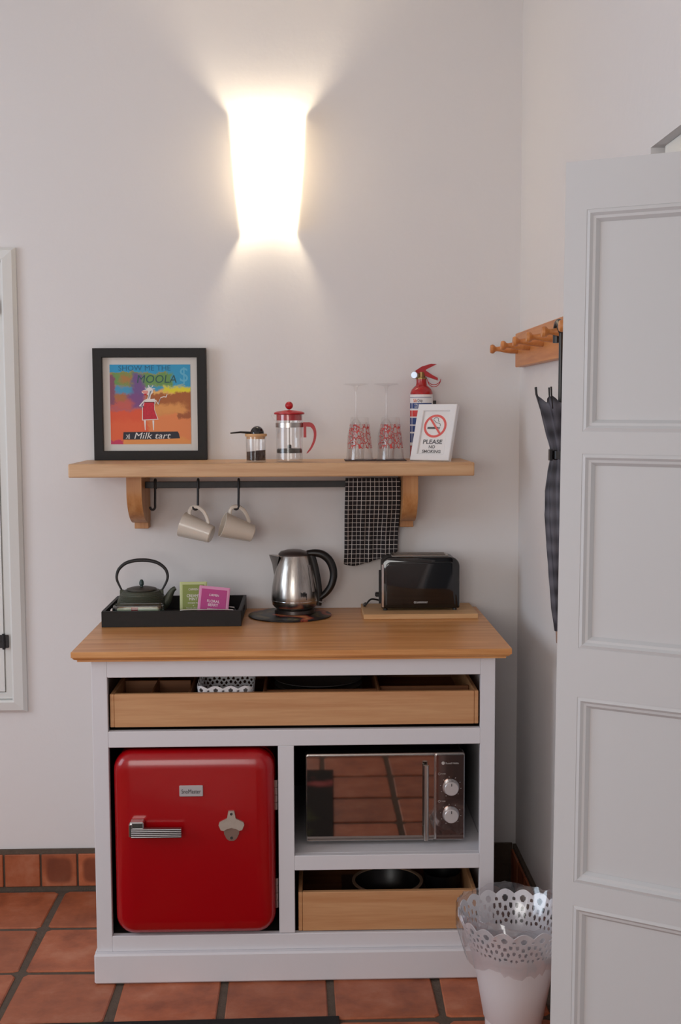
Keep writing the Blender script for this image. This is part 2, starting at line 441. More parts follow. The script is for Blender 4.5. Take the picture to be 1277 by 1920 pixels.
part('rail', WHITE, cab, (-.092, .4365, FY, FY+TH, .319, .362))
part('rail', WHITE, cab, (-.613, .4365, FY, FY+TH, .088, .1335))
part('plinth', WHITE, cab, (-.663, .484, -.70, FY+.03, .0005, .088), bev=.005)
part('plinth_end', WHITE, cab, (-.663, -.651, -.70+.02, YB, .0005, .088), bev=.003)
part('plinth_end', WHITE, cab, (.472, .484, -.70+.02, YB, .0005, .088), bev=.003)
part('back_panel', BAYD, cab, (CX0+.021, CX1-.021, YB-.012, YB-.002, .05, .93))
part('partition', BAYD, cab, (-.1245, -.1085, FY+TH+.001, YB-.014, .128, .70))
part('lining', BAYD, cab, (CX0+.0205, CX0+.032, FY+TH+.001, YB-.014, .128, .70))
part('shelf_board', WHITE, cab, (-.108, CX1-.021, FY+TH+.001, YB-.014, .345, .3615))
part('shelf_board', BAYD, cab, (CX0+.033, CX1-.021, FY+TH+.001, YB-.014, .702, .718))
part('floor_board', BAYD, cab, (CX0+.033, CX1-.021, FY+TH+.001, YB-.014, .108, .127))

def drawer(x0, x1, y0, y1, z0, z1, zs_, divs):
    d = part('drawer', BEECH, cab, (x0+.012, x1-.012, y0, y0+.016, z0, z1))
    part('drawer_side', BEECH, d, (x0, x0+.0115, y0+.001, y1, z0, zs_))
    part('drawer_side', BEECH, d, (x1-.0115, x1, y0+.001, y1, z0, zs_))
    part('drawer_back', INNERW, d, (x0+.012, x1-.012, y1-.012, y1, z0, zs_))
    part('drawer_bottom', INNERW, d, (x0+.012, x1-.012, y0+.0165, y1-.0125, z0+.004, z0+.010))
    for b in divs: part('divider', INNERW, d, b)
    for s in (0, 1):
        xx = (x0-.003, x0+.02) if s == 0 else (x1-.02, x1+.003)
        part('runner', STEEL, d, (xx[0], xx[1], y0+.03, y1, z0-.008, z0-.001))
    return d
drawer(-.608, .432, -.672, -.10, .738, .833, .833,
       [(-.595, -.40, -.475, -.467, .749, .826), (-.50, -.493, -.655, -.113, .749, .826), (-.393, -.386, -.655, -.113, .749, .826), (-.18, -.173, -.655, -.113, .749, .826),
        (-.172, .15, -.575, -.567, .749, .818), (.15, .157, -.655, -.113, .749, .826), (.158, .419, -.56, -.552, .749, .822)])
drawer(-.082, .430, -.672, -.12, .137, .251, .251, [])

# lace-edged white basket standing in the top drawer
def lace(mb_, path, z0, ztop, holes, scal, rows=14, flare=.0):
    # path: closed list of (x,y,nx,ny); openwork band with scalloped top
    n = len(path); V = []
    for j in range(rows+1):
        t = j/rows; ring = []
        for i, (x, y, nx, ny) in enumerate(path):
            sc_ = abs(math.sin(PI*i*scal/n))
            z = z0+(ztop-z0)*t*(1-.13*(1-sc_)*(t > .6)*((t-.6)/.4))
            ring.append(mb_.bm.verts.new((x+nx*flare*t, y+ny*flare*t, z)))
        V.append(ring)
    for j in range(rows):
        for i in range(n):
            u = i/n*scal; v = (j+.5)/rows
            if holes(u % 1, v): continue
            k = (i+1) % n
            mb_.bm.faces.new((V[j][i], V[j][k], V[j+1][k], V[j+1][i]))
    loose = [v for v in mb_.bm.verts if not v.link_faces]
    bmesh.ops.delete(mb_.bm, geom=loose, context='VERTS')
def holes_fn(u, v):
    for cu, cv, ru, rv in ((.5, .78, .16, .09), (.18, .60, .10, .08), (.82, .60, .10, .08), (.5, .53, .10, .07), (0, .80, .09, .06), (1, .80, .09, .06),
                           (.33, .38, .09, .07), (.67, .38, .09, .07), (0, .42, .09, .07), (1, .42, .09, .07), (.5, .24, .11, .05), (.15, .2, .07, .05), (.85, .2, .07, .05)):
        if ((u-cu)/ru)**2+((v-cv)/rv)**2 < 1: return True
    return False
def rpath(x0, x1, y0, y1, r, per):
    pts = rrect(x0, x1, y0, y1, r, 6)
    P_ = [Vector((a, b, 0)) for a, b in pts]; L_ = [0]
    for i in range(len(P_)): L_.append(L_[-1]+(P_[(i+1) % len(P_)]-P_[i]).length)
    out = []; c = Vector(((x0+x1)/2, (y0+y1)/2, 0))
    for k in range(per):
        s = L_[-1]*k/per; i = max(j for j in range(len(P_)) if L_[j] <= s+1e-9)
        a, b = P_[i], P_[(i+1) % len(P_)]; p = a+(b-a)*((s-L_[i])/max(L_[i+1]-L_[i], 1e-9)); q = (p-c).normalized()
        out.append((p.x, p.y, q.x, q.y))
    return out
LACEW = mat('white_lace_metal', (226, 224, 226), .4)
bk = thing('lace_basket', 'white lace-edged basket with scalloped rim inside the wide drawer', 'basket', (-.289, -.55, .7495))
mb = MB(); lace(mb, rpath(-.362, -.212, -.642, -.45, .02, 16*24), .79, .848, holes_fn, 16, 26, .006); mb.build('lace_rim', LACEW, bk, solid=.0015)
mb = MB()
mb.loft([[(x, y, .7495) for x, y in rrect(-.354, -.220, -.634, -.458, .018)], [(x, y, .7905) for x, y in rrect(-.362, -.212, -.642, -.45, .02)]], cap1=False)
mb.build('body', LACEW, bk, solid=.0015)

PL = ['lowest dark grey plate of the stack in the wide drawer']+['dark grey dinner plate inside the stack in the wide drawer']*2+['topmost dark grey plate of the stack in the wide drawer']
for k in range(4):      # dark plates stacked in the drawer
    mb = MB(); z = .7495+k*.017
    mb.lathe([(.07, z), (.075, z+.001), (.115, z+.014), (.132, z+.019), (.133, z+.021), (.128, z+.021), (.112, z+.0165), (.07, z+.004), (.0001, z+.004)], (-.02, -.42, 0), 40)
    tag(mb.build('dinner_plate', mat('stoneware', (96, 92, 90), .3, coat=.2), smooth=True), PL[k], 'plate', 'plates stacked in the wide drawer')
# frying pan, tray and bowl in the low drawer
mb = MB(); mb.box(.05, .31, -.62, -.30, .1475, .154, .003)
tag(mb.build('serving_tray', mat('brown_lacquer', (72, 50, 44), .4)), 'flat brown tray lying under the pan in the low drawer', 'tray')
pan = thing('frying_pan', 'black frying pan with beige rim in the low drawer', 'pan', (.185, -.50, .1545))
mb = MB(); mb.lathe([(.0001, .1545), (.08, .1545), (.092, .17), (.100, .212), (.098, .212), (.089, .172), (.078, .1585), (.0001, .1585)], (.185, -.50, 0), 40)
mb.build('bowl', BLACKP, pan, smooth=True)
mb = MB(); mb.lathe([(.098, .2125), (.107, .2125), (.107, .216), (.098, .216), (.098, .2125)], (.185, -.50, 0), 40, cap=False); mb.build('rim', mat('beige_enamel', (150, 122, 100), .4), pan, smooth=True)
mb = MB(); mb.tube([(.185, -.395, .205), (.185, -.33, .213), (.185, -.20, .222)], [.010, .009, .011], 8); mb.build('handle', BLACKP, pan, smooth=True)
mb = MB(); mb.lathe([(.03, .1478), (.040, .150), (.054, .19), (.056, .225), (.053, .225), (.05, .19), (.0001, .156)], (.353, -.46, 0), 32)
tag(mb.build('mixing_bowl', BLACKP, smooth=True), 'small black bowl beside the pan in the low drawer', 'bowl')

# worktop with moulded edge
mb = MB()
mb.box(-.706, .519, -.715, -.0008, .9460, .962, .0007)
steps = [(.003, .9460), (.0045, .9425), (.0085, .939), (.0145, .9368), (.0145, .932)]
mb.loft([[(-.706+i, -.715+i, z), (.519-i, -.715+i, z), (.519-i, -.001, z), (-.706+i, -.001, z)] for i, z in steps])
tag(mb.build('countertop', OAK), 'oiled oak worktop with moulded edge on the white cabinet', 'worktop')

# ------------------------------------------------------------------ red fridge
fr = thing('mini_fridge', 'red retro mini fridge with chrome handle inside the white cabinet', 'fridge', (-.372, -.40, .1275))
mb = MB(); slab(mb, -.598, -.146, .140, .668, .05, [(0, -.14), (0, -.625), (.006, -.633)], 8); mb.build('body', RED, fr, smooth=True)
for fx, fy in ((-.55, -.58), (-.2, -.58), (-.55, -.2), (-.2, -.2)):
    mb = MB(); mb.lathe([(.015, .1277), (.015, .1405)], (fx, fy, 0), 12); mb.build('foot', BLACKP, fr)
mb = MB(); slab(mb, -.602, -.147, .138, .672, .055, [(.012, -.634), (.002, -.637), (0, -.644), (0, -.664), (.004, -.678), (.012, -.688), (.024, -.694), (.05, -.697)], 8)
fd = mb.build('door', RED, fr, smooth=True, sharp=60)
mb = MB(); slab(mb, -.414, -.348, .546, .577, .002, [(0, -.6975), (0, -.7005), (.001, -.701)], 2); bd = mb.build('badge', mat('badge_silver', (196, 194, 196), .35, .4), fd)
text('SnoMaster', INK, bd, (-.381, -.7011, .5605), .054, .012)
mb = MB()
prof = []
for k in range(5):
    for q in range(7): prof.append((-.7305-.0026*math.sin(PI*q/6), .4405+k*.0053-.0026*math.cos(PI*q/6)))
prof += [(-.722, .465), (-.722, .437)]
mb.prism(prof, 'x', -.546, -.407); hd = mb.build('handle', mat('handle_chrome', (150, 148, 150), .3, 1), fd, smooth=True, sharp=40)
mb = MB(); mb.box(-.552, -.512, -.728, -.6965, .455, .482, .003); mb.box(-.553, -.543, -.732, -.6965, .440, .478, .002); mb.build('handle_mount', CHROME, hd)
op = MB()
pts = [(-.008, .045), (.008, .045), (.011, .030), (.012, .023), (.034, .012), (.036, .004), (.030, -.010), (.022, -.012), (.012, -.006), (0, -.004), (-.012, -.006), (-.022, -.012), (-.030, -.010), (-.036, .004), (-.034, .012), (-.012, .023), (-.011, .030)]
op.prism([(-.269+a, .458+b) for a, b in pts], 'y', -.6975, -.704)
OPN = mat('cast_zinc', (190, 178, 166), .45, .5, bump=.1, bscale=120)
bo = op.build('bottle_opener', OPN, fd)
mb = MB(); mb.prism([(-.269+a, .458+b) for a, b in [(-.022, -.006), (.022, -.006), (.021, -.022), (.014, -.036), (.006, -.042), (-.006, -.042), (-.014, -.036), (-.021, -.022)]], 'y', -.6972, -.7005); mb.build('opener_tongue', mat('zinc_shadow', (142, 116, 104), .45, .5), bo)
for a, b in ((0, .037), (0, -.033)):
    mb = MB(); mb.lathe([(.0045, 0), (.004, .0015)], (0, 0, 0), 10, M=Matrix.Translation((-.269+a, -.704 if b > 0 else -.7005, .458+b)) @ Matrix.Rotation(PI/2, 4, 'X')); mb.build('screw', CHROME, bo)
for z in (.536, .248):
    mb = MB()
    for k in range(4): mb.tube([(-.1445, -.662, z-.043+k*.022), (-.1445, -.662, z-.043+k*.022+.0205)], .0055, 10)
    mb.box(-.152, -.1445, -.660, -.635, z-.043, z+.043); mb.build('hinge', STEEL, fr, smooth=True)

# ------------------------------------------------------------------ microwave oven
MIRR = mat('mirror_glass', (158, 146, 138), .03, 1)
mw = thing('microwave_oven', 'mirror-fronted microwave with two silver dials on the cabinet shelf', 'microwave', (.172, -.40, .362))
MY = -.594
mb = MB(); mb.box(-.052, .398, MY+.03, -.20, .374, .632, .004); mb.build('housing', mat('dark_metal', (40, 37, 37), .4, .6), mw)
mb = MB(); slab(mb, -.060, .404, .372, .634, .008, [(0, MY+.0305), (0, MY+.002), (.002, MY)], 4); fb = mb.build('front_frame', STEEL, mw)
mb = MB(); slab(mb, -.0575, .3155, .3745, .6285, .006, [(0, MY-.0005), (0, MY-.007), (.0012, MY-.008)], 3); wd = mb.build('oven_door', CHROME, mw)
mb = MB(); mb.box(-.0555, .3135, MY-.0092, MY-.0083, .3765, .6265, .0002); mb.build('door_glass', MIRR, wd)
mb = MB(); slab(mb, .3185, .4025, .3745, .6285, .006, [(0, MY-.0005), (0, MY-.007), (.0012, MY-.008)], 3); cp = mb.build('control_panel', CHROME, mw)
mb = MB(); mb.box(.3205, .4005, MY-.0092, MY-.0083, .3765, .6265, .0002); mb.build('panel_glass', mat('panel_mirror', (126, 104, 96), .06, 1), cp)
mb = MB(); mb.tube([(.289, MY-.030, .382), (.289, MY-.030, .604)], .0075, 12); hb = mb.build('door_handle', STEEL, wd, smooth=True)
for z in (.40, .585):
    mb = MB(); mb.box(.282, .291, MY-.028, MY-.0094, z-.016, z+.016, .001); mb.build('handle_mount', BLACKP, hb)
SILV = mat('dial_silver', (205, 198, 196), .3, .3)
LIGHTINK = mat('pale_print', (198, 190, 184), .6)
RX = Matrix.Rotation(PI/2, 4, 'X')
for z, nm in ((.533, 'power'), (.4515, 'timer')):
    mb = MB(); mb.lathe([(.0245, 0), (.0245, .003), (.0225, .003)], (0, 0, 0), 28, M=Matrix.Translation((.3625, MY-.0094, z)) @ RX); rg = mb.build('dial_ring', CHROME, cp, smooth=True)
    mb = MB(); mb.lathe([(.0215, 0), (.0205, .016), (.0185, .018), (.0001, .018)], (0, 0, 0), 28, M=Matrix.Translation((.3625, MY-.0125, z)) @ RX); dk = mb.build('dial', SILV, cp, smooth=True)
    mb = MB(); mb.box(.3615, .3635, MY-.0312, MY-.0306, z+.008, z+.016); mb.build('dial_mark', INK, dk)
    tk = MB()
    for k in range(9):
        t = PI*(.1+1.6*k/8)-PI*.35
        cx, cz = .3625+.030*math.cos(t), z+.030*math.sin(t); tk.box(cx-.0012, cx+.0012, MY-.0098, MY-.0094, cz-.0008, cz+.0008)
    tk.build('scale_print', LIGHTINK, cp)
    text('POWER' if nm == 'power' else 'TIMER', LIGHTINK, cp, (.341, MY-.0094, z+.039), .013, .003)
    mb = MB(); mb.lathe([(.0036, 0), (.0036, .0004), (.0028, .0004), (.0028, 0)], (0, 0, 0), 14, cap=False, M=Matrix.Translation((.329, MY-.0094, z+.039)) @ RX); mb.build('symbol', LIGHTINK, cp)
text('Russell Hobbs', LIGHTINK, cp, (.3665, MY-.0094, .6035), .038, .0055)
mb = MB(); mb.lathe([(.0048, 0), (.0048, .0005), (.0001, .0005)], (0, 0, 0), 18, M=Matrix.Translation((.340, MY-.0094, .604)) @ RX); mb.build('logo_disc', LIGHTINK, cp)
for fx, fy in ((0, -.54), (.34, -.54), (0, -.25), (.34, -.25)):
    mb = MB(); mb.lathe([(.014, .3622), (.012, .3738)], (fx, fy, 0), 12); mb.build('foot', BLACKP, mw)

# ------------------------------------------------------------------ shelf with brackets and iron rail
sh = thing('wall_shelf', 'thick oak shelf on curved brackets above the worktop', 'shelf', (-.157, 0, 1.2))
mb = MB(); mb.box(-.7825, .4673, -.312, -.0008, 1.4225, 1.4645, .004, 2); mb.build('shelf_board', SHELFW, sh)
for x0, x1 in ((-.622, -.574), (.2545, .3025)):
    pf = [(-.0008, 1.422), (-.205, 1.422), (-.205, 1.375)]
    for k in range(1, 17):
        t = PI/2*k/16; pf.append((-.205+.155*(1-math.cos(t)), 1.375-.115*math.sin(t)))
    pf += [(-.0008, 1.262)]
    mb = MB(); mb.prism(pf, 'x', x0, x1); br = mb.build('bracket', BRACKW, sh, smooth=True, sharp=20)
    mb = MB(); mb.box(x0+.001, x1-.001, -.048, -.0008, 1.239, 1.262, .0015); mb.build('bracket_foot', BRACKW, br)
mb = MB(); mb.box(-.5735, .254, -.126, -.116, 1.3775, 1.3985, .001); mb.build('rail_bar', IRON, sh)

def s_hook(x, nm='iron_hook'):
    mb_ = MB(); y = -.121; zt = 1.3985
    p = [(x, y+.010, 1.374), (x, y+.010, zt+.002), (x, y+.006, zt+.0065), (x, y-.004, zt+.0065), (x, y-.0095, zt), (x, y-.0095, 1.36), (x-.001, y-.008, 1.33)]
    for k in range(0, 8):
        t = PI*k/7
        p.append((x-.001-.008*(1-math.cos(t))/1.0, y-.008, 1.318-.010*math.sin(t)))
    mb_.tube(p, .0038, 8)
    return mb_.build(nm, IRON, smooth=True)
tag(s_hook(-.541), 'empty black iron hook on the rail beside the left bracket', 'hook', None)
tag(s_hook(-.403), 'black iron hook carrying a cream mug next to the empty hook', 'hook', None)
tag(s_hook(-.272), 'black iron hook carrying the cream mug nearer the towel', 'hook', None)

# mugs hanging by their handles
def mug(hx, tilt, yaw, label):
    L_ = .104; r0, r1 = .0285, .0415          # base, rim
    mb_ = MB()
    prof_ = [(.0001, 0), (r0-.003, 0), (r0, .003), (r1, L_), (r1-.0025, L_+.0008), (r1-.0042, L_-.001), (r0-.002, .008), (.0001, .007)]
    # mug axis: local z from base to rim; handle at local +x
    hc = Vector((.064, 0, .078))                # inside of handle top, in mug coordinates
    Rm = Matrix.Rotation(yaw, 4, 'Z') @ Matrix.Rotation(tilt, 4, 'Y')
    hook = Vector((hx-.009, -.129, 1.3125))
    root = thing('cream_mug', label, 'mug', hook-(Rm @ hc), group='mugs hanging from the iron rail')
    M = Rm
    mb_.lathe(prof_, (0, 0, 0), 36, M=M); mb_.build('cup', MUGM, root, smooth=True, local=True)
    hp = [(.036, 0, .090), (.050, 0, .094), (.063, 0, .089), (.069, 0, .076), (.068, 0, .062), (.060, 0, .046), (.046, 0, .032), (.030, 0, .022)]
    hm = MB(); hm.tube([M @ Vector(p) for p in hp], .0042, 8, sy=1.5); hm.build('handle', MUGM, root, smooth=True, local=True)
mug(-.403, math.radians(-72), math.radians(-12), 'cream mug whose base faces the room, hung beside the empty hook')
mug(-.272, math.radians(-72), math.radians(14), 'cream mug showing its open rim, hung nearer the checked towel')

# checked tea towel over the rail
def towel_mat():
    m = bpy.data.materials.new('checked_cloth'); m.use_nodes = True; nt = m.node_tree; N = nt.nodes; L = nt.links; b = N['Principled BSDF']
    uv = N.new('ShaderNodeUVMap'); sp = N.new('ShaderNodeSeparateXYZ'); L.new(uv.outputs[0], sp.inputs[0])
    def line(o, pitch, wd_):
        a = N.new('ShaderNodeMath'); a.operation = 'DIVIDE'; a.inputs[1].default_value = pitch; L.new(o, a.inputs[0])
        f_ = N.new('ShaderNodeMath'); f_.operation = 'FRACT'; L.new(a.outputs[0], f_.inputs[0])
        g = N.new('ShaderNodeMath'); g.operation = 'LESS_THAN'; g.inputs[1].default_value = wd_; L.new(f_.outputs[0], g.inputs[0])
        return g.outputs[0]
    a = line(sp.outputs[0], .0139, .11); c = line(sp.outputs[1], .0153, .10)
    mx = N.new('ShaderNodeMath'); mx.operation = 'MAXIMUM'; L.new(a, mx.inputs[0]); L.new(c, mx.inputs[1])
    mc = N.new('ShaderNodeMix'); mc.data_type = 'RGBA'; mc.inputs['A'].default_value = (*lin((33, 28, 29)), 1); mc.inputs['B'].default_value = (*lin((205, 196, 190)), 1)
    L.new(mx.outputs[0], mc.inputs['Factor']); L.new(mc.outputs['Result'], b.inputs['Base Color']); b.inputs['Roughness'].default_value = .95
    n = N.new('ShaderNodeTexNoise'); n.inputs['Scale'].default_value = 500; tc = N.new('ShaderNodeTexCoord'); L.new(tc.outputs['Object'], n.inputs['Vector'])
    bp = N.new('ShaderNodeBump'); bp.inputs['Strength'].default_value = .4; bp.inputs['Distance'].default_value = .001; L.new(n.outputs['Fac'], bp.inputs['Height']); L.new(bp.outputs['Normal'], b.inputs['Normal'])
    MATS['checked_cloth'] = m
    return m
def towel():
    me = bpy.data.meshes.new('tea_towel'); V = []; F = []; UV = []
    nx, ns = 40, 70; x0, x1 = .074, .2505; zt = 1.4035
    for i in range(nx+1):
        u = i/nx; x = x0+(x1-x0)*u
        front = .288-.044*max(0, (u-.45)/.55)**1.2+.006*math.sin(u*9)
        back = .20
        tot = front+back+.02
        for j in range(ns+1):
            s = tot*j/ns
            if s < front:
                d = front-s; wob = .004*math.sin(u*13+d*6)*min(1, d/.12)+.003*math.sin(u*31)*min(1, d/.2)
                q_ = min(1, max(0, (d-.03)/.19)); y, z = -.133-abs(wob)*1.2+.094*q_*q_*(3-2*q_), zt-d
                xx = x+.004*math.sin(d*18)*(u-.5)-.006*(d/.29)**3*(1-u)
            elif s < front+.02:
                t = (s-front)/.02*PI; y, z = -.121-.0115*math.cos(t), zt+.003*math.sin(t); xx = x
            else:
                d = s-front-.02; q_ = min(1, max(0, (d-.03)/.19)); y, z = min(-.012, -.1095+.094*q_*q_*(3-2*q_)), zt-d; xx = x
            V.append((xx, y, z)); UV.append((x-x0+.004, s+.006-front+.6))
    for i in range(nx):
        for j in range(ns):
            a = i*(ns+1)+j; F.append((a, a+1, a+ns+2, a+ns+1))
    me.from_pydata(V, [], F); uvl = me.uv_layers.new(name='UVMap')
    for lp in me.loops: uvl.data[lp.index].uv = UV[lp.vertex_index]
    return link('tea_towel', me, towel_mat(), smooth=True, solid=.003, sharp=180)
tag(towel(), 'black tea towel with white check hanging over the iron rail', 'towel')

# ------------------------------------------------------------------ framed picture
PX0, PX1, PZ0, PZ1, PY = -.750, -.380, 1.4652, 1.831, -.030
pic = thing('framed_picture', 'black framed cow picture standing on the oak shelf', 'picture', (-.565, -.03, 1.4650))
mb = MB(); mitred(mb, PX0, PX1, PZ0, PZ1, [(0, -.008), (0, PY-.008), (.001, PY-.009), (.029, PY-.009), (.030, PY-.007), (.030, -.008)]); mb.build('frame', DARKB, pic)
mb = MB(); mb.box(PX0+.029, PX1-.029, -.022, -.012, PZ0+.029, PZ1-.029); mb.build('mount_board', mat('mount_cream', (218, 212, 204), .8), pic)
AX0, AX1, AZ0, AZ1 = -.697, -.433, 1.517, 1.778
def art_mat():
    m = bpy.data.materials.new('art_print'); m.use_nodes = True; nt = m.node_tree; N = nt.nodes; L = nt.links; b = N['Principled BSDF']
    tc = N.new('ShaderNodeTexCoord'); n = N.new('ShaderNodeTexNoise'); n.inputs['Scale'].default_value = 9; n.inputs['Detail'].default_value = 6; n.inputs['Roughness'].default_value = .7
    L.new(tc.outputs['Generated'], n.inputs['Vector'])
    su = N.new('ShaderNodeVectorMath'); su.operation = 'MULTIPLY_ADD'; su.inputs[1].default_value = (.2, .2, .2)
    L.new(n.outputs['Color'], su.inputs[0]); L.new(tc.outputs['Generated'], su.inputs[2])
    of = N.new('ShaderNodeVectorMath'); of.operation = 'SUBTRACT'; of.inputs[1].default_value = (.1, .1, .1); L.new(su.outputs[0], of.inputs[0])
    sp = N.new('ShaderNodeSeparateXYZ'); L.new(of.outputs[0], sp.inputs[0])
    cur = None
    def step(o, lo, soft, inv):
        r = N.new('ShaderNodeMapRange'); r.interpolation_type = 'SMOOTHSTEP'; r.inputs['From Min'].default_value = lo-soft; r.inputs['From Max'].default_value = lo+soft
        if inv: r.inputs['To Min'].default_value = 1; r.inputs['To Max'].default_value = 0
        L.new(o, r.inputs['Value']); return r.outputs['Result']
    def mul(a, c):
        q = N.new('ShaderNodeMath'); q.operation = 'MULTIPLY'; L.new(a, q.inputs[0])
        if isinstance(c, float): q.inputs[1].default_value = c
        else: L.new(c, q.inputs[1])
        return q.outputs[0]
    base = (226, 132, 76)
    patches = [  # x0,x1,y0,y1 (y down from the top of the print), colour, softness
        (-.2, .47, .56, .86, (222, 84, 46), .03), (-.2, .42, .70, .97, (226, 96, 52), .05), (-.2, .17, .94, 1.2, (196, 48, 86), .006), (.17, 1.2, .93, 1.2, (226, 146, 76), .02),
        (.45, 1.2, .34, .60, (166, 92, 40), .03), (.5, .95, .50, .62, (222, 150, 80), .04), (.84, 1.2, .60, .68, (160, 86, 44), .02), (.52, .8, .33, .37, (232, 178, 96), .015),
        (-.2, .43, .28, .56, (122, 72, 128), .04), (-.2, .22, .34, .5, (170, 106, 60), .05), (.0, .28, .46, .56, (196, 90, 80), .04), (.06, .3, .27, .36, (64, 148, 184), .03),
        (-.2, 1.2, -.2, .10, (34, 150, 196), .008), (.70, 1.2, -.2, .30, (42, 152, 194), .03), (.42, .72, .26, .33, (54, 152, 188), .02),
        (.0, .78, .10, .27, (104, 148, 76), .02), (-.2, .05, .14, .5, (132, 74, 96), .02), (.12, .28, .13, .24, (170, 120, 62), .03), (.28, .42, .12, .36, (112, 78, 134), .035), (.66, 1.2, .27, .35, (226, 212, 40), .02)]
    for x0, x1, y0, y1, c, s in patches:
        mk = mul(mul(step(sp.outputs[0], x0, s, False), step(sp.outputs[0], x1, s, True)), mul(step(sp.outputs[2], 1-y1, s, False), step(sp.outputs[2], 1-y0, s, True)))
        mx = N.new('ShaderNodeMix'); mx.data_type = 'RGBA'; L.new(mk, mx.inputs['Factor'])
        if cur is None: mx.inputs['A'].default_value = (*lin(base), 1)
        else: L.new(cur, mx.inputs['A'])
        mx.inputs['B'].default_value = (*lin(c), 1); cur = mx.outputs['Result']
    L.new(cur, b.inputs['Base Color']); b.inputs['Roughness'].default_value = .55
    MATS['art_print'] = m
    return m
mb = MB(); mb.box(AX0, AX1, -.0230, -.0222, AZ0, AZ1); prt = mb.build('print', art_mat(), pic)
AW, AH = AX1-AX0, AZ1-AZ0
def ap(px, py): return (AX0+(px-85)/1097*AW, AZ1-(py-103)/1092*AH)     # print coordinates
def flat(name, m, polys, y, parent=prt, th=.00025):
    mb_ = MB()
    for p in polys: mb_.prism([ap(*q) for q in p], 'y', y, y-th)
    return mb_.build(name, m, parent)
COWW = mat('print_white', (232, 226, 220), .6); PINKP = mat('print_pink', (226, 150, 140), .6); DRESS = mat('print_red', (196, 36, 56), .6, var=.35, vscale=160)
NAVY = mat('print_navy', (36, 36, 48), .6); SKYP = mat('print_skyblue', (96, 176, 204), .6); GREYP = mat('print_grey', (120, 130, 140), .6)
flat('painted_cow', COWW, [
    [(585, 420), (640, 415), (672, 440), (668, 490), (640, 520), (632, 575), (690, 570), (705, 600), (700, 640), (548, 640), (545, 590), (590, 570), (606, 520), (560, 512), (520, 490), (515, 470), (540, 452), (575, 445)],
    [(590, 425), (560, 418), (560, 424), (585, 440)], [(655, 425), (705, 430), (690, 440), (660, 442)], [(612, 420), (606, 392), (614, 380), (618, 394), (628, 416)], [(655, 418), (672, 398), (672, 382), (662, 392), (648, 416)],
    [(545, 590), (476, 668), (484, 676), (545, 684), (545, 674), (500, 664), (552, 606)], [(700, 590), (742, 655), (776, 560), (770, 556), (738, 632), (708, 584)], [(770, 562), (820, 548), (850, 555), (866, 510), (858, 508), (842, 542), (815, 538), (770, 552)],
    [(540, 868), (552, 1005), (560, 1005), (566, 868)], [(655, 868), (666, 1005), (676, 1005), (680, 868)],
    [(520, 690), (545, 615), (688, 615), (690, 720), (738, 856), (515, 868)]], -.0231)
flat('muzzle', PINKP, [[(515, 470), (540, 455), (600, 460), (606, 480), (590, 505), (545, 500)]], -.0234)
flat('mouth', DRESS, [[(540, 508), (560, 500), (592, 504), (575, 526), (552, 524)]], -.0236)
flat('dress', DRESS, [[(528, 700), (552, 622), (682, 622), (684, 722), (726, 848), (526, 858)]], -.0234)
for pg in ([(628, 470), (655, 455), (645, 480), (612, 560), (606, 575), (608, 545)], [(740, 640), (768, 566), (774, 570), (748, 648)], [(486, 672), (545, 676), (545, 688), (520, 688)]): flat('grey_stroke', GREYP, [pg], -.0234)
flat('banner', NAVY, [[(258, 1028), (1000, 1022), (1015, 1050), (1030, 1116), (820, 1124), (590, 1130), (250, 1130)]], -.0231)
def ptext(s, m, px, py, wpx, hpx, y=-.0234, **k):
    x, z = ap(px, py); text(s, m, prt, (x, y, z), wpx/1097*AW, hpx/1092*AH, depth=.0002, **k)
ptext('Milk tart', COWW, 655, 1078, 500, 84, shear=.25)
ptext('K', COWW, 305, 1092, 36, 56, mirror=True); ptext('I', COWW, 338, 1088, 8, 70)
ptext('SHOW ME THE', mat('print_teal', (24, 98, 132), .6), 560, 150, 710, 70, y=-.0231)
ptext('MOOLA', mat('print_darkteal', (44, 84, 84), .6), 725, 300, 540, 108, y=-.0231, shear=.15)
ptext('$', SKYP, 1095, 255, 110, 230, y=-.0231)

# ------------------------------------------------------------------ things on the shelf
SZ = 1.4648
jar = thing('coffee_jar', 'small glass jar of ground coffee with wooden lid on the shelf', 'jar', (-.2115, -.2, SZ))
mb = MB(); mb.lathe([(.0001, SZ), (.031, SZ), (.032, SZ+.002), (.032, SZ+.079), (.0305, SZ+.079), (.0305, SZ+.004), (.0001, SZ+.004)], (-.2115, -.2, 0), 36); mb.build('glass_body', GLASS, jar, smooth=True)
mb = MB()
n_ = 36; rings = [[(-.2115+.0298*math.cos(2*PI*i/n_), -.2+.0298*math.sin(2*PI*i/n_), z+(0 if z < SZ+.01 else .003*math.cos(2*PI*i/n_)))
                   for i in range(n_)] for z in (SZ+.0045, SZ+.034)]
mb.loft(rings); mb.build('ground_coffee', mat('coffee', (58, 38, 32), .9, bump=.6, bscale=300, var=.4, vscale=200), jar, smooth=True)
mb = MB(); mb.lathe([(.0285, SZ+.072), (.0298, SZ+.0795), (.0345, SZ+.080), (.0350, SZ+.087), (.034, SZ+.0885), (.0001, SZ+.0885)], (-.2115, -.2, 0), 36); mb.build('lid', BOARDW, jar, smooth=True)
scp = thing('coffee_scoop', 'black coffee scoop lying upside down on the jar lid', 'scoop', (-.209, -.2, SZ+.0886))
mb = MB(); mb.lathe([(.0222*math.cos(t), SZ+.0888+.024*math.sin(t)) for t in [PI/2*k/8 for k in range(9)]], (-.2075, -.2, 0), 28, cap=True); mb.build('bowl', BLACKG, scp, smooth=True)
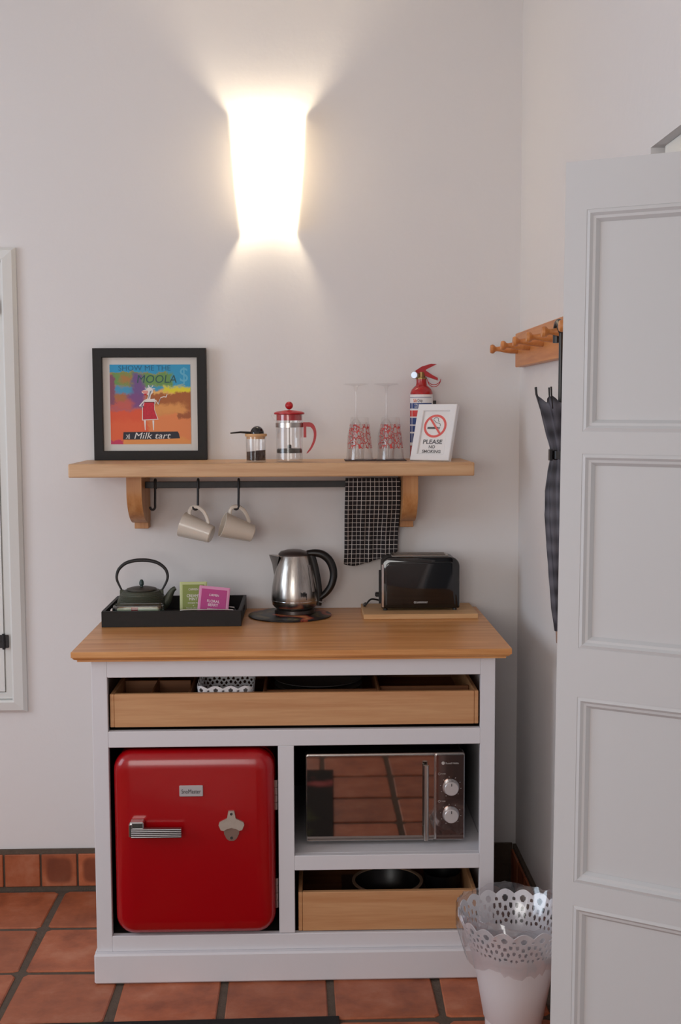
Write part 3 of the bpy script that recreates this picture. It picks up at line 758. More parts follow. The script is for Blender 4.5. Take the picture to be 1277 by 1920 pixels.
mb = MB(); mb.tube([(-.225, -.2, SZ+.0915), (-.26, -.2, SZ+.0935), (-.292, -.2, SZ+.0905)], [.004, .0034, .002], 8, sy=1.8); mb.build('handle', BLACKP, scp, smooth=True)

fp = thing('french_press', 'glass coffee press with red lid and red handle on the shelf', 'coffee press', (-.106, -.19, SZ))
c = (-.106, -.19, 0)
mb = MB(); mb.lathe([(.0001, SZ), (.040, SZ), (.0425, SZ+.003), (.0425, SZ+.148), (.0412, SZ+.148), (.0412, SZ+.005), (.0001, SZ+.005)], c, 40); gl = mb.build('beaker', GLASS, fp, smooth=True)
mb = MB(); mb.tube([(-.148, -.19, SZ+.140), (-.156, -.19, SZ+.146), (-.163, -.19, SZ+.147), (-.158, -.19, SZ+.136), (-.149, -.19, SZ+.128)], .0013, 6); mb.build('spout_lip', GLASS, gl)
mb = MB(); mb.lathe([(.0455, SZ+.1485), (.0485, SZ+.150), (.0480, SZ+.1545), (.040, SZ+.158), (.012, SZ+.162), (.0001, SZ+.162)], c, 40); ld = mb.build('lid', REDP, fp, smooth=True)
mb = MB(); mb.lathe([(.0405, SZ+.130), (.0405, SZ+.1483), (.0365, SZ+.1483), (.0365, SZ+.130), (.0405, SZ+.130)], c, 40, cap=False); mb.build('lid_skirt', REDP, ld, smooth=True)
mb = MB(); mb.lathe([(.0001, SZ+.164)]+[(.0125*math.cos(t), SZ+.1768+.0125*math.sin(t)) for t in [-PI/2+.25+(PI-.25)*k/12 for k in range(13)]], c, 24); mb.build('knob', REDP, ld, smooth=True)
mb = MB(); mb.tube([(c[0], c[1], SZ+.034), (c[0], c[1], SZ+.166)], .0022, 10); pl = mb.build('plunger_rod', STEEL, fp, smooth=True)
mb = MB(); mb.lathe([(.039, SZ+.027), (.0405, SZ+.030), (.0405, SZ+.037), (.037, SZ+.0405), (.006, SZ+.042), (.0001, SZ+.042)], c, 40); mb.build('plunger_mesh', mat('filter_mesh', (96, 90, 84), .4, .8, bump=.5, bscale=300), pl, smooth=True)
mb = MB(); mb.lathe([(.0065, SZ+.042), (.0065, SZ+.050), (.004, SZ+.053), (.0001, SZ+.053)], c, 14); mb.build('plunger_nut', BLACKP, pl)
mb = MB(); mb.lathe([(.0431, SZ+.108), (.0438, SZ+.108), (.0438, SZ+.122), (.0431, SZ+.122), (.0431, SZ+.108)], c, 40, cap=False); mb.build('steel_band', STEEL, fp, smooth=True)
mb = MB()
def smooth2(p, k=4):
    out = []
    for i in range(len(p)-1):
        a, b, c_, d = (Vector(p[max(i-1, 0)]), Vector(p[i]), Vector(p[i+1]), Vector(p[min(i+2, len(p)-1)]))
        for q in range(k):
            t = q/k; v = .5*((2*b)+(c_-a)*t+(2*a-5*b+4*c_-d)*t*t+(3*b-a-3*c_+d)*t*t*t); out.append((v.x, v.y))
    return out+[tuple(p[-1])]
hp = [(.0435, .124)]+smooth2([(.064, .124), (.075, .119), (.083, .106), (.086, .088), (.083, .066), (.072, .042), (.060, .028), (.054, .0245)])+smooth2([(.0565, .030), (.067, .046), (.0755, .068), (.0775, .088), (.074, .101), (.067, .109)])+[(.054, .110), (.054, .076), (.0450, .076), (.0450, .109), (.0435, .109)]
mb.prism([(c[0]+a, SZ+b) for a, b in hp], 'y', c[1]-.008, c[1]+.008); mb.build('handle', REDP, fp)

# upturned tumblers on coasters, upturned stemmed glasses behind
def crackle():
    m = bpy.data.materials.new('red_crackle'); m.use_nodes = True; nt = m.node_tree; N = nt.nodes; L = nt.links; b = N['Principled BSDF']
    tc = N.new('ShaderNodeTexCoord'); mp = N.new('ShaderNodeMapping'); mp.inputs['Scale'].default_value = (1, 1, .62); L.new(tc.outputs['Object'], mp.inputs['Vector'])
    n = N.new('ShaderNodeTexNoise'); n.inputs['Scale'].default_value = 90; va = N.new('ShaderNodeVectorMath'); va.operation = 'MULTIPLY_ADD'; va.inputs[1].default_value = (.008, .008, .008)
    L.new(mp.outputs[0], n.inputs['Vector']); L.new(n.outputs['Color'], va.inputs[0]); L.new(mp.outputs[0], va.inputs[2])
    v = N.new('ShaderNodeTexVoronoi'); v.feature = 'DISTANCE_TO_EDGE'; v.inputs['Scale'].default_value = 85; L.new(va.outputs[0], v.inputs['Vector'])
    lt = N.new('ShaderNodeMath'); lt.operation = 'LESS_THAN'; lt.inputs[1].default_value = .05; L.new(v.outputs['Distance'], lt.inputs[0])
    L.new(lt.outputs[0], b.inputs['Alpha']); b.inputs['Base Color'].default_value = (*lin((196, 52, 46)), 1)
    MATS['red_crackle'] = m
    return m
CRK = crackle()
CORK = mat('coaster_board', (66, 46, 42), .6)
for k, (x, lab) in enumerate(((.1185, 'thin dark coaster under the tumbler beside the coffee press'), (.2175, 'thin dark coaster under the tumbler beside the no-smoking sign'))):
    mb = MB(); mb.box(x-.0485, x+.0485, -.205, -.105, SZ, SZ+.0035, .001); tag(mb.build('coaster', CORK), lab, 'coaster')
tb = thing('glass_tumbler', 'upturned red-crackled tumbler on the coaster beside the coffee press', 'tumbler', (.1185, -.155, SZ+.0036))
z0 = SZ+.0036; cc = (.1185, -.155, 0)
mb = MB(); mb.lathe([(.0435, z0), (.0445, z0+.001), (.0285, z0+.133), (.0270, z0+.135), (.0001, z0+.135), (.0001, z0+.119), (.0255, z0+.118), (.0425, z0)], cc, 40, cap=False); mb.build('glass_body', GLASS, tb, smooth=True)
mb = MB(); mb.lathe([(.0406, z0+.036), (.0314, z0+.113)], cc, 40, cap=False); mb.build('printed_pattern', CRK, tb, smooth=True)
t2 = copytree(tb, (.099, 0, 0)); t2['label'] = 'upturned red-crackled tumbler on the coaster beside the no-smoking sign'
tb['group'] = t2['group'] = 'red-crackled tumblers on coasters'
wg = thing('wine_glass', 'upturned stemmed glass behind the tumbler beside the coffee press', 'wine glass', (.111, -.052, SZ))
cc = (.111, -.052, 0)
mb = MB(); mb.lathe([(.025, SZ), (.0255, SZ+.001), (.029, SZ+.04), (.028, SZ+.08), (.018, SZ+.118), (.006, SZ+.134), (.005, SZ+.134), (.0168, SZ+.116), (.0268, SZ+.08), (.0278, SZ+.04), (.0245, SZ)], cc, 36, cap=False); mb.build('bowl', GLASS, wg, smooth=True)
mb = MB(); mb.lathe([(.006, SZ+.134), (.0038, SZ+.15), (.0036, SZ+.22), (.006, SZ+.235), (.012, SZ+.2415)], cc, 20, cap=False); mb.build('stem', GLASS, wg, smooth=True)
mb = MB(); mb.lathe([(.012, SZ+.2415), (.040, SZ+.2455), (.0405, SZ+.2465), (.040, SZ+.2475), (.0001, SZ+.2475)], cc, 36, cap=False); mb.build('foot', GLASS, wg, smooth=True)
w2 = copytree(wg, (.1, 0, 0)); w2['label'] = 'upturned stemmed glass behind the tumbler beside the no-smoking sign'
wg['group'] = w2['group'] = 'stemmed glasses upturned on the shelf'

# fire extinguisher
ex = thing('fire_extinguisher', 'small red fire extinguisher standing on the shelf behind the sign', 'fire extinguisher', (.327, -.052, SZ))
ec = (.327, -.052, 0)
mb = MB(); mb.lathe([(.034, SZ), (.038, SZ+.004), (.038, SZ+.205), (.0365, SZ+.218), (.032, SZ+.229), (.024, SZ+.237), (.0185, SZ+.242), (.017, SZ+.25), (.017, SZ+.262), (.0001, SZ+.262)], ec, 40); mb.build('cylinder', mat('extinguisher_red', (168, 22, 24), .25, coat=.4), ex, smooth=True)
def cpatch(name, m, parent, r, a0, a1, z0_, z1_, n=16):
    mb_ = MB(); mb_.loft([[(ec[0]+r*math.sin(a0+(a1-a0)*i/n), ec[1]-r*math.cos(a0+(a1-a0)*i/n), z) for i in range(n+1)] for z in (z0_, z1_)], False, False, False)
    return mb_.build(name, m, parent, smooth=True)
lb = cpatch('label', PAPER, ex, .0384, -1.45, 1.25, SZ+.045, SZ+.212, 24)
BLU = mat('label_blue', (36, 62, 122), .5); REDL = mat('label_red', (204, 44, 40), .5); ORNG = mat('label_orange', (228, 112, 50), .5)
for z, h, m_ in ((.166, .018, BLU), (.140, .020, REDL), (.114, .022, BLU), (.090, .020, BLU), (.055, .030, BLU)):
    cpatch('label_block', m_, lb, .0387, -1.40, -1.05, SZ+z, SZ+z+h, 4); cpatch('label_block', m_, lb, .0387, -.98, .95, SZ+z, SZ+z+h, 14)
cpatch('label_line', BLU, lb, .0387, -1.4, .9, SZ+.2015, SZ+.203, 14)
B0 = ((ec[0], ec[1]), .0388)
text('Safe', ORNG, lb, (0, 0, SZ+.192), .0135, .011, bend=(*B0, -.66)); text('Quip', mat('label_grey', (110, 100, 96), .5), lb, (0, 0, SZ+.191), .0165, .013, bend=(*B0, -.22))
text('1.0kg', PAPER, lb, (0, 0, SZ+.1785), .014, .0065, bend=(*B0, -.55)); text('DCP', PAPER, lb, (0, 0, SZ+.1705), .011, .0055, bend=(*B0, -.55))
mb = MB(); mb.lathe([(.0185, SZ+.262), (.0185, SZ+.267), (.013, SZ+.269), (.012, SZ+.285), (.0001, SZ+.285)], ec, 20); vl = mb.build('valve', mat('brass', (150, 120, 78), .35, .9), ex, smooth=True)
mb = MB(); mb.lathe([(.0001, 0), (.0105, 0), (.0115, .003), (.0105, .009), (.0001, .009)], (0, 0, 0), 20, M=Matrix.Translation((ec[0]-.022, ec[1]-.012, SZ+.275)) @ Matrix.Rotation(PI/2, 4, 'X') @ Matrix.Rotation(-.5, 4, 'Y')); mb.build('gauge', mat('gauge_face', (206, 212, 220), .25, .3), vl, smooth=True)
mb = MB(); mb.prism([(-.020, .281), (-.020, .290), (.000, .303), (.030, .312), (.050, .311), (.034, .303), (.014, .293), (.012, .281)], 'y', ec[1]-.010, ec[1]+.010)
for v in mb.bm.verts: v.co.x += ec[0]; v.co.z += SZ
mb.build('top_lever', mat('lever_red', (172, 28, 34), .35), vl)
mb = MB(); mb.prism([(-.008, .283), (.012, .291), (.034, .276), (.053, .266), (.053, .258), (.030, .266), (.006, .274)], 'y', ec[1]-.008, ec[1]+.008)
for v in mb.bm.verts: v.co.x += ec[0]; v.co.z += SZ
mb.build('carry_handle', MATS['lever_red'], vl)
mb = MB(); mb.tube([(ec[0]+.018+.022*(1-math.cos(t)), ec[1]-.010, SZ+.262+.018*math.sin(t)*(-1 if t < PI*1.05 else 1.4)) for t in [2*PI*k/20 for k in range(20)]], .0013, 6); mb.build('safety_loop', MATS['lever_red'], vl)
mb = MB(); mb.box(ec[0]+.036, ec[0]+.048, ec[1]-.006, ec[1]+.006, SZ+.17, SZ+.192, .001); mb.build('bracket_clip', BLACKP, ex)

# no-smoking sign in a white frame, turned and leaning back
sg = thing('no_smoking_sign', 'white framed no-smoking sign standing in front of the extinguisher', 'sign', (.338, -.218, SZ+.0004))
be, al = math.radians(30), math.radians(21)
SM = Matrix.Rotation(-be, 4, 'Z') @ Matrix.Rotation(-al, 4, 'X')       # local: x width, z height, -y front
SWd, SHt = .135, .190
def sbuild(mb_, name, m, parent):
    for v in mb_.bm.verts: v.co = SM @ v.co
    return mb_.build(name, m, parent, local=True)
mb = MB(); mitred(mb, -SWd/2, SWd/2, 0, SHt, [(0, .012), (0, -.005), (.002, -.007), (.021, -.007), (.023, -.004), (.023, .012)]); sbuild(mb, 'frame', mat('frame_white', (232, 230, 230), .4), sg)
mb = MB(); mb.box(-SWd/2+.022, SWd/2-.022, -.0005, .004, .022, SHt-.022); pp = sbuild(mb, 'sign_card', PAPER, sg)
mb = MB(); mb.prism([(-.012, 0), (.012, 0), (.012, .11), (-.012, .11)], 'y', .013, .0145); sbuild(mb, 'back_stay', BLACKP, sg)
SRED = mat('sign_red', (222, 98, 92), .6); SGRY = mat('sign_grey', (90, 88, 90), .6)
zc = .117; ro, ri = .0390, .0315
mb = MB()
mb.lathe([(ri, 0), (ro, 0), (ro, .0003), (ri, .0003), (ri, 0)], (0, 0, 0), 40, cap=False, M=Matrix.Translation((0, -.0008, zc)) @ RX); sbuild(mb, 'prohibition_ring', SRED, pp)
mb = MB(); q = math.radians(-52); d_ = Vector((math.cos(q), 0, math.sin(q))); e_ = Vector((-d_.z, 0, d_.x))*.0032
pts = [Vector((0, 0, zc))+d_*s_*.034+e_*t_ for s_, t_ in ((-1, -1), (1, -1), (1, 1), (-1, 1))]
mb.prism([(p.x, p.z) for p in pts], 'y', -.0014, -.0017); sbuild(mb, 'prohibition_bar', SRED, pp)
mb = MB(); mb.box(-.026, .011, -.0010, -.0007, zc-.010, zc-.003); mb.box(.0125, .0145, -.0010, -.0007, zc-.010, zc-.003); mb.box(.016, .0175, -.0010, -.0007, zc-.010, zc-.003); sbuild(mb, 'cigarette', SGRY, pp)
mb = MB(); mb.tube([(.017, -.0009, zc), (.017, -.0009, zc+.006), (.012, -.0009, zc+.010), (.002, -.0009, zc+.0115), (-.001, -.0009, zc+.016), (-.007, -.0009, zc+.019), (-.007, -.0009, zc+.025), (-.001, -.0009, zc+.029), (.007, -.0009, zc+.026), (.0085, -.0009, zc+.018), (.012, -.0009, zc+.0145)], .0009, 5); sbuild(mb, 'smoke', SGRY, pp)
XD = SM.to_3x3() @ Vector((1, 0, 0)); UD = SM.to_3x3() @ Vector((0, 0, 1))
for s_, z, w_, h_ in (('PLEASE', .0640, .066, .0145), ('NO', .0470, .021, .0105), ('SMOKING', .0315, .064, .0105)):
    p = SM @ Vector((0, -.0008, z)); text(s_, SGRY, pp, p, w_, h_, xdir=XD, updir=UD, local=True, bold=.018)

# ------------------------------------------------------------------ wall lamp
lp = thing('wall_lamp', 'lit half-round white wall lamp above the shelf', 'lamp', (-.172, -.001, 2.2))
def half_ring(rx, ry, z, n=24): return [(-.172+rx*math.cos(PI*i/n), -.006-ry*math.sin(PI*i/n), z) for i in range(n+1)]
mb = MB(); mb.loft([half_ring(.0835, .080, 2.213), half_ring(.087, .085, 2.30), half_ring(.094, .094, 2.40), half_ring(.103, .104, 2.50), half_ring(.112, .112, 2.570)], False, False, False)
SHADE = bpy.data.materials.new('frosted_shade'); SHADE.use_nodes = True
_n = SHADE.node_tree.nodes; _n.remove(_n['Principled BSDF']); _t = _n.new('ShaderNodeBsdfTranslucent'); _d = _n.new('ShaderNodeBsdfDiffuse'); _m = _n.new('ShaderNodeMixShader')
_t.inputs[0].default_value = (.95, .9, .8, 1); _d.inputs[0].default_value = (.9, .88, .84, 1); _m.inputs[0].default_value = .2
for _a, _b in ((_t.outputs[0], _m.inputs[1]), (_d.outputs[0], _m.inputs[2]), (_m.outputs[0], _n['Material Output'].inputs[0])): SHADE.node_tree.links.new(_a, _b)
mb.build('shade', SHADE, lp, smooth=True)
mb = MB(); mb.box(-.222, -.122, -.012, -.0005, 2.30, 2.43, .003); mb.build('back_plate', WHITE, lp)
mb = MB(); mb.lathe([(.0001, 2.325), (.012, 2.326), (.019, 2.345), (.022, 2.375), (.022, 2.44), (.016, 2.462), (.0001, 2.47)], (-.172, -.052, 0), 20); mb.build('bulb', mat('bulb', (255, 250, 240), .4, emit=(1, .84, .60), estr=460), lp, smooth=True)
mb = MB(); mb.tube([(-.172, -.012, 2.335), (-.172, -.052, 2.318)], .007); mb.build('bulb_holder', WHITE, lp)
for s_ in (-1, 1):
    mb = MB(); mb.tube([(-.172+s_*.0850, -.007, 2.225), (-.172+s_*.0850, -.0005, 2.225)], .0012, 6); mb.build('shade_clip', WHITE, lp)
    mb = MB(); mb.lathe([(.003, 0), (.0025, .002)], (0, 0, 0), 8, M=Matrix.Translation((-.172+s_*.0930, -.010, 2.373)) @ Matrix.Rotation(s_*PI/2, 4, 'Y')); mb.build('screw', IRON, lp)
# ------------------------------------------------------------------ things on the worktop
TZ = .9622
tr = thing('serving_tray', 'black wooden tray with hand holes holding the teapot on the worktop', 'tray', (-.471, -.178, TZ))
mb = MB(); mb.box(-.684, -.258, -.333, -.022, TZ, TZ+.006); mb.build('base', DARKB, tr)
mb = MB(); mb.box(-.686, -.256, -.335, -.325, TZ, TZ+.049, .001); mb.build('long_side', DARKB, tr)
mb = MB(); mb.box(-.686, -.256, -.030, -.020, TZ, TZ+.049, .001); mb.build('long_side', DARKB, tr)
for x0, x1 in ((-.686, -.676), (-.266, -.256)):
    mb = MB(); a, b = -.3245, -.0305
    mb.box(x0, x1, a, b, TZ+.0062, TZ+.018); mb.box(x0, x1, a, b, TZ+.037, TZ+.049); mb.box(x0, x1, a, -.225, TZ+.018, TZ+.037); mb.box(x0, x1, -.130, b, TZ+.018, TZ+.037)
    mb.build('short_side', DARKB, tr)
TF = TZ+.0064
tp = thing('teapot', 'green black cast iron teapot with hoop handle on the tray', 'teapot', (-.582, -.185, TF))
tc_ = (-.582, -.185, 0)
IRONG = mat('cast_iron_green', (72, 75, 62), .5, .3, bump=.1, bscale=150)
prof = [(.0001, TF), (.050, TF), (.054, TF+.004)]
z = TF+.004
N_ = 44
for k in range(N_+1):
    t = k/N_; zz = TF+.006+.080*t
    rr = .078*math.sqrt(max(0, 1-((t-.42)/.86)**2)) if t > .42 else .078-.022*((.42-t)/.42)**2
    prof.append((rr+.0007*(1 if k % 2 else -1), zz))
prof += [(.050, TF+.0865), (.0001, TF+.0865)]
mb = MB(); mb.lathe(prof, tc_, 48); mb.build('body', IRONG, tp, smooth=True, sharp=60)
mb = MB(); mb.lathe([(.047, TF+.0868), (.0485, TF+.0885), (.047, TF+.092), (.030, TF+.0965), (.0001, TF+.098)], tc_, 40); ld = mb.build('lid', mat('iron_lid', (66, 62, 54), .5, .3), tp, smooth=True)
mb = MB(); mb.lathe([(.005, TF+.0975), (.0045, TF+.101), (.0078, TF+.105), (.0072, TF+.113), (.0045, TF+.1195), (.0001, TF+.121)], tc_, 16); mb.build('knob', mat('knob_green', (34, 56, 52), .4), ld, smooth=True)
mb = MB(); mb.tube([(-.520, -.185, TF+.035), (-.502, -.185, TF+.052), (-.492, -.185, TF+.072), (-.483, -.185, TF+.086), (-.474, -.185, TF+.092)], [.019, .0155, .011, .0085, .0065], 12); mb.build('spout', IRONG, tp, smooth=True)
hp = [(-.643, .082), (-.652, .100), (-.660, .120), (-.660, .137), (-.652, .156), (-.632, .173), (-.606, .181), (-.580, .183), (-.554, .181), (-.528, .173), (-.507, .156), (-.499, .137), (-.500, .120), (-.509, .100), (-.520, .082)]
mb = MB(); mb.tube([(a, -.185, TF+b) for a, b in hp], [.0028, .0034, .004, .0045, .005, .0055, .0058, .0058, .0058, .0055, .005, .0045, .004, .0034, .0028], 10); mb.build('hoop_handle', IRON, tp, smooth=True)
for s_ in (-1, 1):
    mb = MB(); mb.box(tc_[0]+s_*.0625-.007, tc_[0]+s_*.0625+.007, -.190, -.180, TF+.066, TF+.088, .002); mb.build('handle_lug', IRONG, tp)

ds = thing('glass_dish', 'oblong clear glass dish of sugar sticks in front of the teapot', 'dish', (-.576, -.294, TF))
mb = MB()
def rr3(x0, x1, y0, y1, r, z): return [(a, b, z) for a, b in rrect(x0, x1, y0, y1, r, 5)]
X0, X1, Y0, Y1 = -.654, -.499, -.3225, -.2655
mb.loft([rr3(X0+.006, X1-.006, Y0+.006, Y1-.006, .012, TF), rr3(X0, X1, Y0, Y1, .016, TF+.012), rr3(X0, X1, Y0, Y1, .016, TF+.055), rr3(X0+.003, X1-.003, Y0+.003, Y1-.003, .014, TF+.058), rr3(X0+.006, X1-.006, Y0+.006, Y1-.006, .012, TF+.055), rr3(X0+.006, X1-.006, Y0+.006, Y1-.006, .012, TF+.012)], True, True)
mb.build('glass_body', glass('dish_glass', (.82, .93, .95), .02, .14, .7), ds, smooth=True)
STK = [(-.645, -.510, -.308, .0135, 'sugar_cream', (226, 204, 168)), (-.640, -.512, -.296, .0135, 'sugar_cream', 0), (-.642, -.508, -.283, .0135, 'sugar_cream', 0), (-.644, -.52, -.302, .026, 'sugar_red', (214, 86, 56)), (-.636, -.51, -.288, .026, 'sugar_cream', 0), (-.642, -.512, -.308, .0385, 'sugar_cream', 0), (-.640, -.515, -.294, .0385, 'sugar_brown', (178, 120, 78))]
for a, b, y, zz, mn, colr in STK:
    m_ = MATS.get(mn) or mat(mn, colr, .7)
    s_ = thing('sugar_stick', {'sugar_cream': 'cream paper sugar stick lying in the glass dish', 'sugar_red': 'red banded paper sugar stick lying in the glass dish', 'sugar_brown': 'brown paper sugar stick on top in the glass dish'}[mn], 'sugar stick', ((a+b)/2, y, TF+zz), group='sugar sticks in the glass dish')
    mb = MB(); mb.box(a, b, y-.0055, y+.0055, TF+zz, TF+zz+.011, .003); mb.build('sleeve', m_, s_)
    if mn == 'sugar_cream' and y < -.29:
        s_['label'] = 'cream sugar stick with a red printed band in the glass dish'
        mb = MB(); mb.box(-.60, -.574, y-.0058, y+.0058, TF+zz-.0002, TF+zz+.0113, .003); mb.build('printed_band', REDL, s_)

# tea sachets in a wire stand
GRN = mat('sachet_green', (128, 140, 62), .5); GRNL = mat('sachet_green_edge', (190, 196, 140), .5); PNK = mat('sachet_magenta', (176, 42, 120), .5); PNKL = mat('sachet_pink_edge', (214, 140, 176), .5); SWH = mat('sachet_print', (236, 226, 226), .6)
def sachet(label, cx, cy, z0_, w_, h_, roll, yaw, lean, m0, m1, lines):
    s_ = thing('tea_sachet', label, 'tea sachet', (cx, cy, z0_), group='tea sachets standing in the tray')
    M = Matrix.Rotation(yaw, 4, 'Z') @ Matrix.Rotation(-lean, 4, 'X') @ Matrix.Rotation(roll, 4, 'Y')
    mb_ = MB(); slab(mb_, -w_/2, w_/2, 0, h_, .002, [(0, .0015), (0, -.0005), (.004, -.002)], 2)
    for v in mb_.bm.verts: v.co = M @ v.co
    e_ = mb_.build('sleeve', m1, s_, local=True)
    mb_ = MB(); mb_.box(-w_/2+.009, w_/2-.009, -.0032, -.0021, .002, h_-.009, .0003)
    for v in mb_.bm.verts: v.co = M @ v.co
    e2 = mb_.build('printed_panel', m0, s_, local=True)
    XD_ = M.to_3x3() @ Vector((1, 0, 0)); UD_ = M.to_3x3() @ Vector((0, 0, 1))
    for t_, zz, ww, hh in lines:
        text(t_, SWH, e2, M @ Vector((0, -.0033, zz)), ww, hh, xdir=XD_, updir=UD_, local=True, depth=.0002)
sachet('green tea sachet printed CREAMY MINT behind the pink sachet', -.4115, -.247, TF+.012, .086, .108, 0, 0, .10, GRN, GRNL,
       [('CARMIEN', .084, .030, .0068), ('CREAMY', .064, .042, .0085), ('MINT', .0535, .026, .0085), ('ROOIBOS TEA', .041, .034, .004), ('+', .033, .004, .004), ('Naturally caffeine free', .025, .044, .0035)])
sachet('pink tea sachet printed FLORAL BERRY in front of the green sachet', -.351, -.272, TF+.012, .098, .096, math.radians(5), math.radians(-6), .10, PNK, PNKL,
       [('CARMIEN', .069, .031, .0072), ('FLORAL', .050, .040, .0085), ('BERRY', .0385, .032, .0085), ('ROOIBOS TEA', .0255, .034, .0042)])
hl = thing('sachet_stand', 'bent wire stand holding the tea sachets in the tray', 'stand', (-.37, -.25, TF))
mb = MB()
for yy in (-.283, -.234):
    mb.tube([(-.445, yy, TF+.0025), (-.445, yy, TF+.030), (-.437, yy, TF+.037), (-.300, yy, TF+.037), (-.284, yy, TF+.032), (-.2745, yy, TF+.018), (-.273, yy, TF+.0025)], .0022, 8)
mb.build('wire_loop', CHROME, hl, smooth=True)
mb = MB(); mb.tube([(-.445, -.283, TF+.0025), (-.445, -.234, TF+.0025)], .0022, 8); mb.tube([(-.273, -.283, TF+.0025), (-.273, -.234, TF+.0025)], .0022, 8); mb.build('cross_wire', CHROME, hl, smooth=True)

# kettle on a round printed mat
def floral():
    m = bpy.data.materials.new('floral_mat'); m.use_nodes = True; nt = m.node_tree; N = nt.nodes; L = nt.links; b = N['Principled BSDF']
    tc = N.new('ShaderNodeTexCoord'); n = N.new('ShaderNodeTexNoise'); n.inputs['Scale'].default_value = 11; n.inputs['Detail'].default_value = 4; n.inputs['Distortion'].default_value = .6
    L.new(tc.outputs['Object'], n.inputs['Vector'])
    rp = N.new('ShaderNodeValToRGB'); e = rp.color_ramp.elements
    e[0].position = .36; e[0].color = (*lin((96, 84, 48)), 1); e[1].position = .66; e[1].color = (*lin((206, 140, 90)), 1)
    for p, c_ in ((.42, (40, 38, 30)), (.45, (22, 20, 22)), (.53, (24, 22, 24)), (.55, (146, 58, 44)), (.61, (172, 84, 60))): k = e.new(p); k.color = (*lin(c_), 1)
    L.new(n.outputs['Fac'], rp.inputs['Fac']); L.new(rp.outputs['Color'], b.inputs['Base Color']); b.inputs['Roughness'].default_value = .35
    MATS['floral_mat'] = m
    return m
pmx, pmy = -.109, -.148
mb = MB(); mb.lathe([(.130, TZ), (.1345, TZ+.0015), (.1345, TZ+.0035), (.132, TZ+.005), (.0001, TZ+.005)], (pmx, pmy, 0), 56)
tag(mb.build('round_placemat', floral(), smooth=True), 'round dark flower-printed placemat under the kettle', 'placemat')
KZ = TZ+.0052; KX, KY = -.093, -.115
kt = thing('electric_kettle', 'brushed steel kettle with black handle on the round placemat', 'kettle', (KX, KY, KZ))
mb = MB(); mb.lathe([(.0655, KZ), (.067, KZ+.002), (.067, KZ+.012), (.064, KZ+.014), (.0001, KZ+.014)], (KX, KY, 0), 44); mb.build('power_base', mat('base_steel', (96, 90, 88), .3, .9), kt, smooth=True)
BS = wood('kettle_steel', (150, 144, 138), (196, 190, 184), 2, .26); BS.node_tree.nodes['Principled BSDF'].inputs['Metallic'].default_value = 1
mb = MB(); mb.lathe([(.060, KZ+.0145), (.066, KZ+.019), (.0735, KZ+.027), (.0765, KZ+.040), (.0765, KZ+.058), (.0740, KZ+.085), (.0680, KZ+.120), (.0600, KZ+.155), (.0520, KZ+.184), (.0500, KZ+.189), (.0001, KZ+.189)], (KX, KY, 0), 56); kb = mb.build('body', BS, kt, smooth=True)
mb = MB(); mb.lathe([(.0768, KZ+.0415), (.0771, KZ+.0425), (.0768, KZ+.0435), (.0762, KZ+.0425), (.0768, KZ+.0415)], (KX, KY, 0), 56, cap=False); mb.build('seam_ring', CHROME, kb, smooth=True)
mb = MB(); mb.lathe([(.0505, KZ+.1892), (.0510, KZ+.193), (.044, KZ+.2005), (.025, KZ+.206), (.0001, KZ+.2075)], (KX-.002, KY, 0), 40); mb.build('lid', mat('lid_dark', (92, 84, 82), .3, .7), kt, smooth=True)
mb = MB()      # pouring lip
sp_ = [[(KX-.050, KY-.028, KZ+.186), (KX-.078, KY-.006, KZ+.190), (KX-.0835, KY, KZ+.190), (KX-.078, KY+.006, KZ+.190), (KX-.050, KY+.028, KZ+.186)],
       [(KX-.057, KY-.020, KZ+.155), (KX-.070, KY-.005, KZ+.158), (KX-.073, KY, KZ+.158), (KX-.070, KY+.005, KZ+.158), (KX-.057, KY+.020, KZ+.155)],
       [(KX-.0665, KY-.006, KZ+.122), (KX-.0672, KY-.002, KZ+.122), (KX-.0675, KY, KZ+.122), (KX-.0672, KY+.002, KZ+.122), (KX-.0665, KY+.006, KZ+.122)]]
mb.loft(sp_, False, False, False); mb.face([sp_[0][i] for i in range(5)]); mb.build('spout', STEEL, kb, smooth=True, sharp=40)
mb = MB()
hp = [(.040, .194), (.066, .195), (.090, .190), (.112, .172), (.1245, .145), (.127, .118), (.120, .090), (.106, .068), (.090, .053), (.080, .046)]
mb.tube([(KX+a, KY, KZ+b) for a, b in hp], [.010, .0125, .0135, .0135, .013, .0125, .012, .0115, .010, .008], 12, sy=1.15); hk = mb.build('handle', BLACKP, kt, smooth=True)
mb = MB(); mb.tube([(KX+.054, KY, KZ+.190), (KX+.064, KY, KZ+.155), (KX+.0725, KY, KZ+.110), (KX+.078, KY, KZ+.06), (KX+.077, KY, KZ+.022)], [.010, .010, .010, .010, .008], 10, sy=1.3); mb.build('handle_spine', BLACKP, hk, smooth=True)
mb = MB()       # water gauge strip wrapped on the body front-right
def kp(r, a, z): return (KX+r*math.sin(a), KY-r*math.cos(a), KZ+z)
g = [(.066, .062), (.075, .0755), (.084, .0742), (.120, .0682), (.150, .0614), (.160, .059)]
mb.loft([[kp(r+.0012, .92+d_, z) for d_ in (-.09, -.045, 0, .045, .09)] for z, r in g], False, False, False); mb.build('water_gauge', mat('gauge_window', (138, 132, 130), .3), kb, smooth=True, solid=.001)
lg = MB()
for k, (z0_, z1_) in enumerate(((.062, .076), (.060, .074), (.062, .073), (.060, .076), (.060, .073), (.062, .076), (.058, .072), (.050, .072))):
    a = .28+k*.036; lg.loft([[kp(.0772-.0001*(z_-.05)*300, a-.010, z_), kp(.0772-.0001*(z_-.05)*300, a+.010, z_)] for z_ in (z0_, z1_)], False, False, False)
lg.build('maker_mark', INK, kb, solid=.0006)
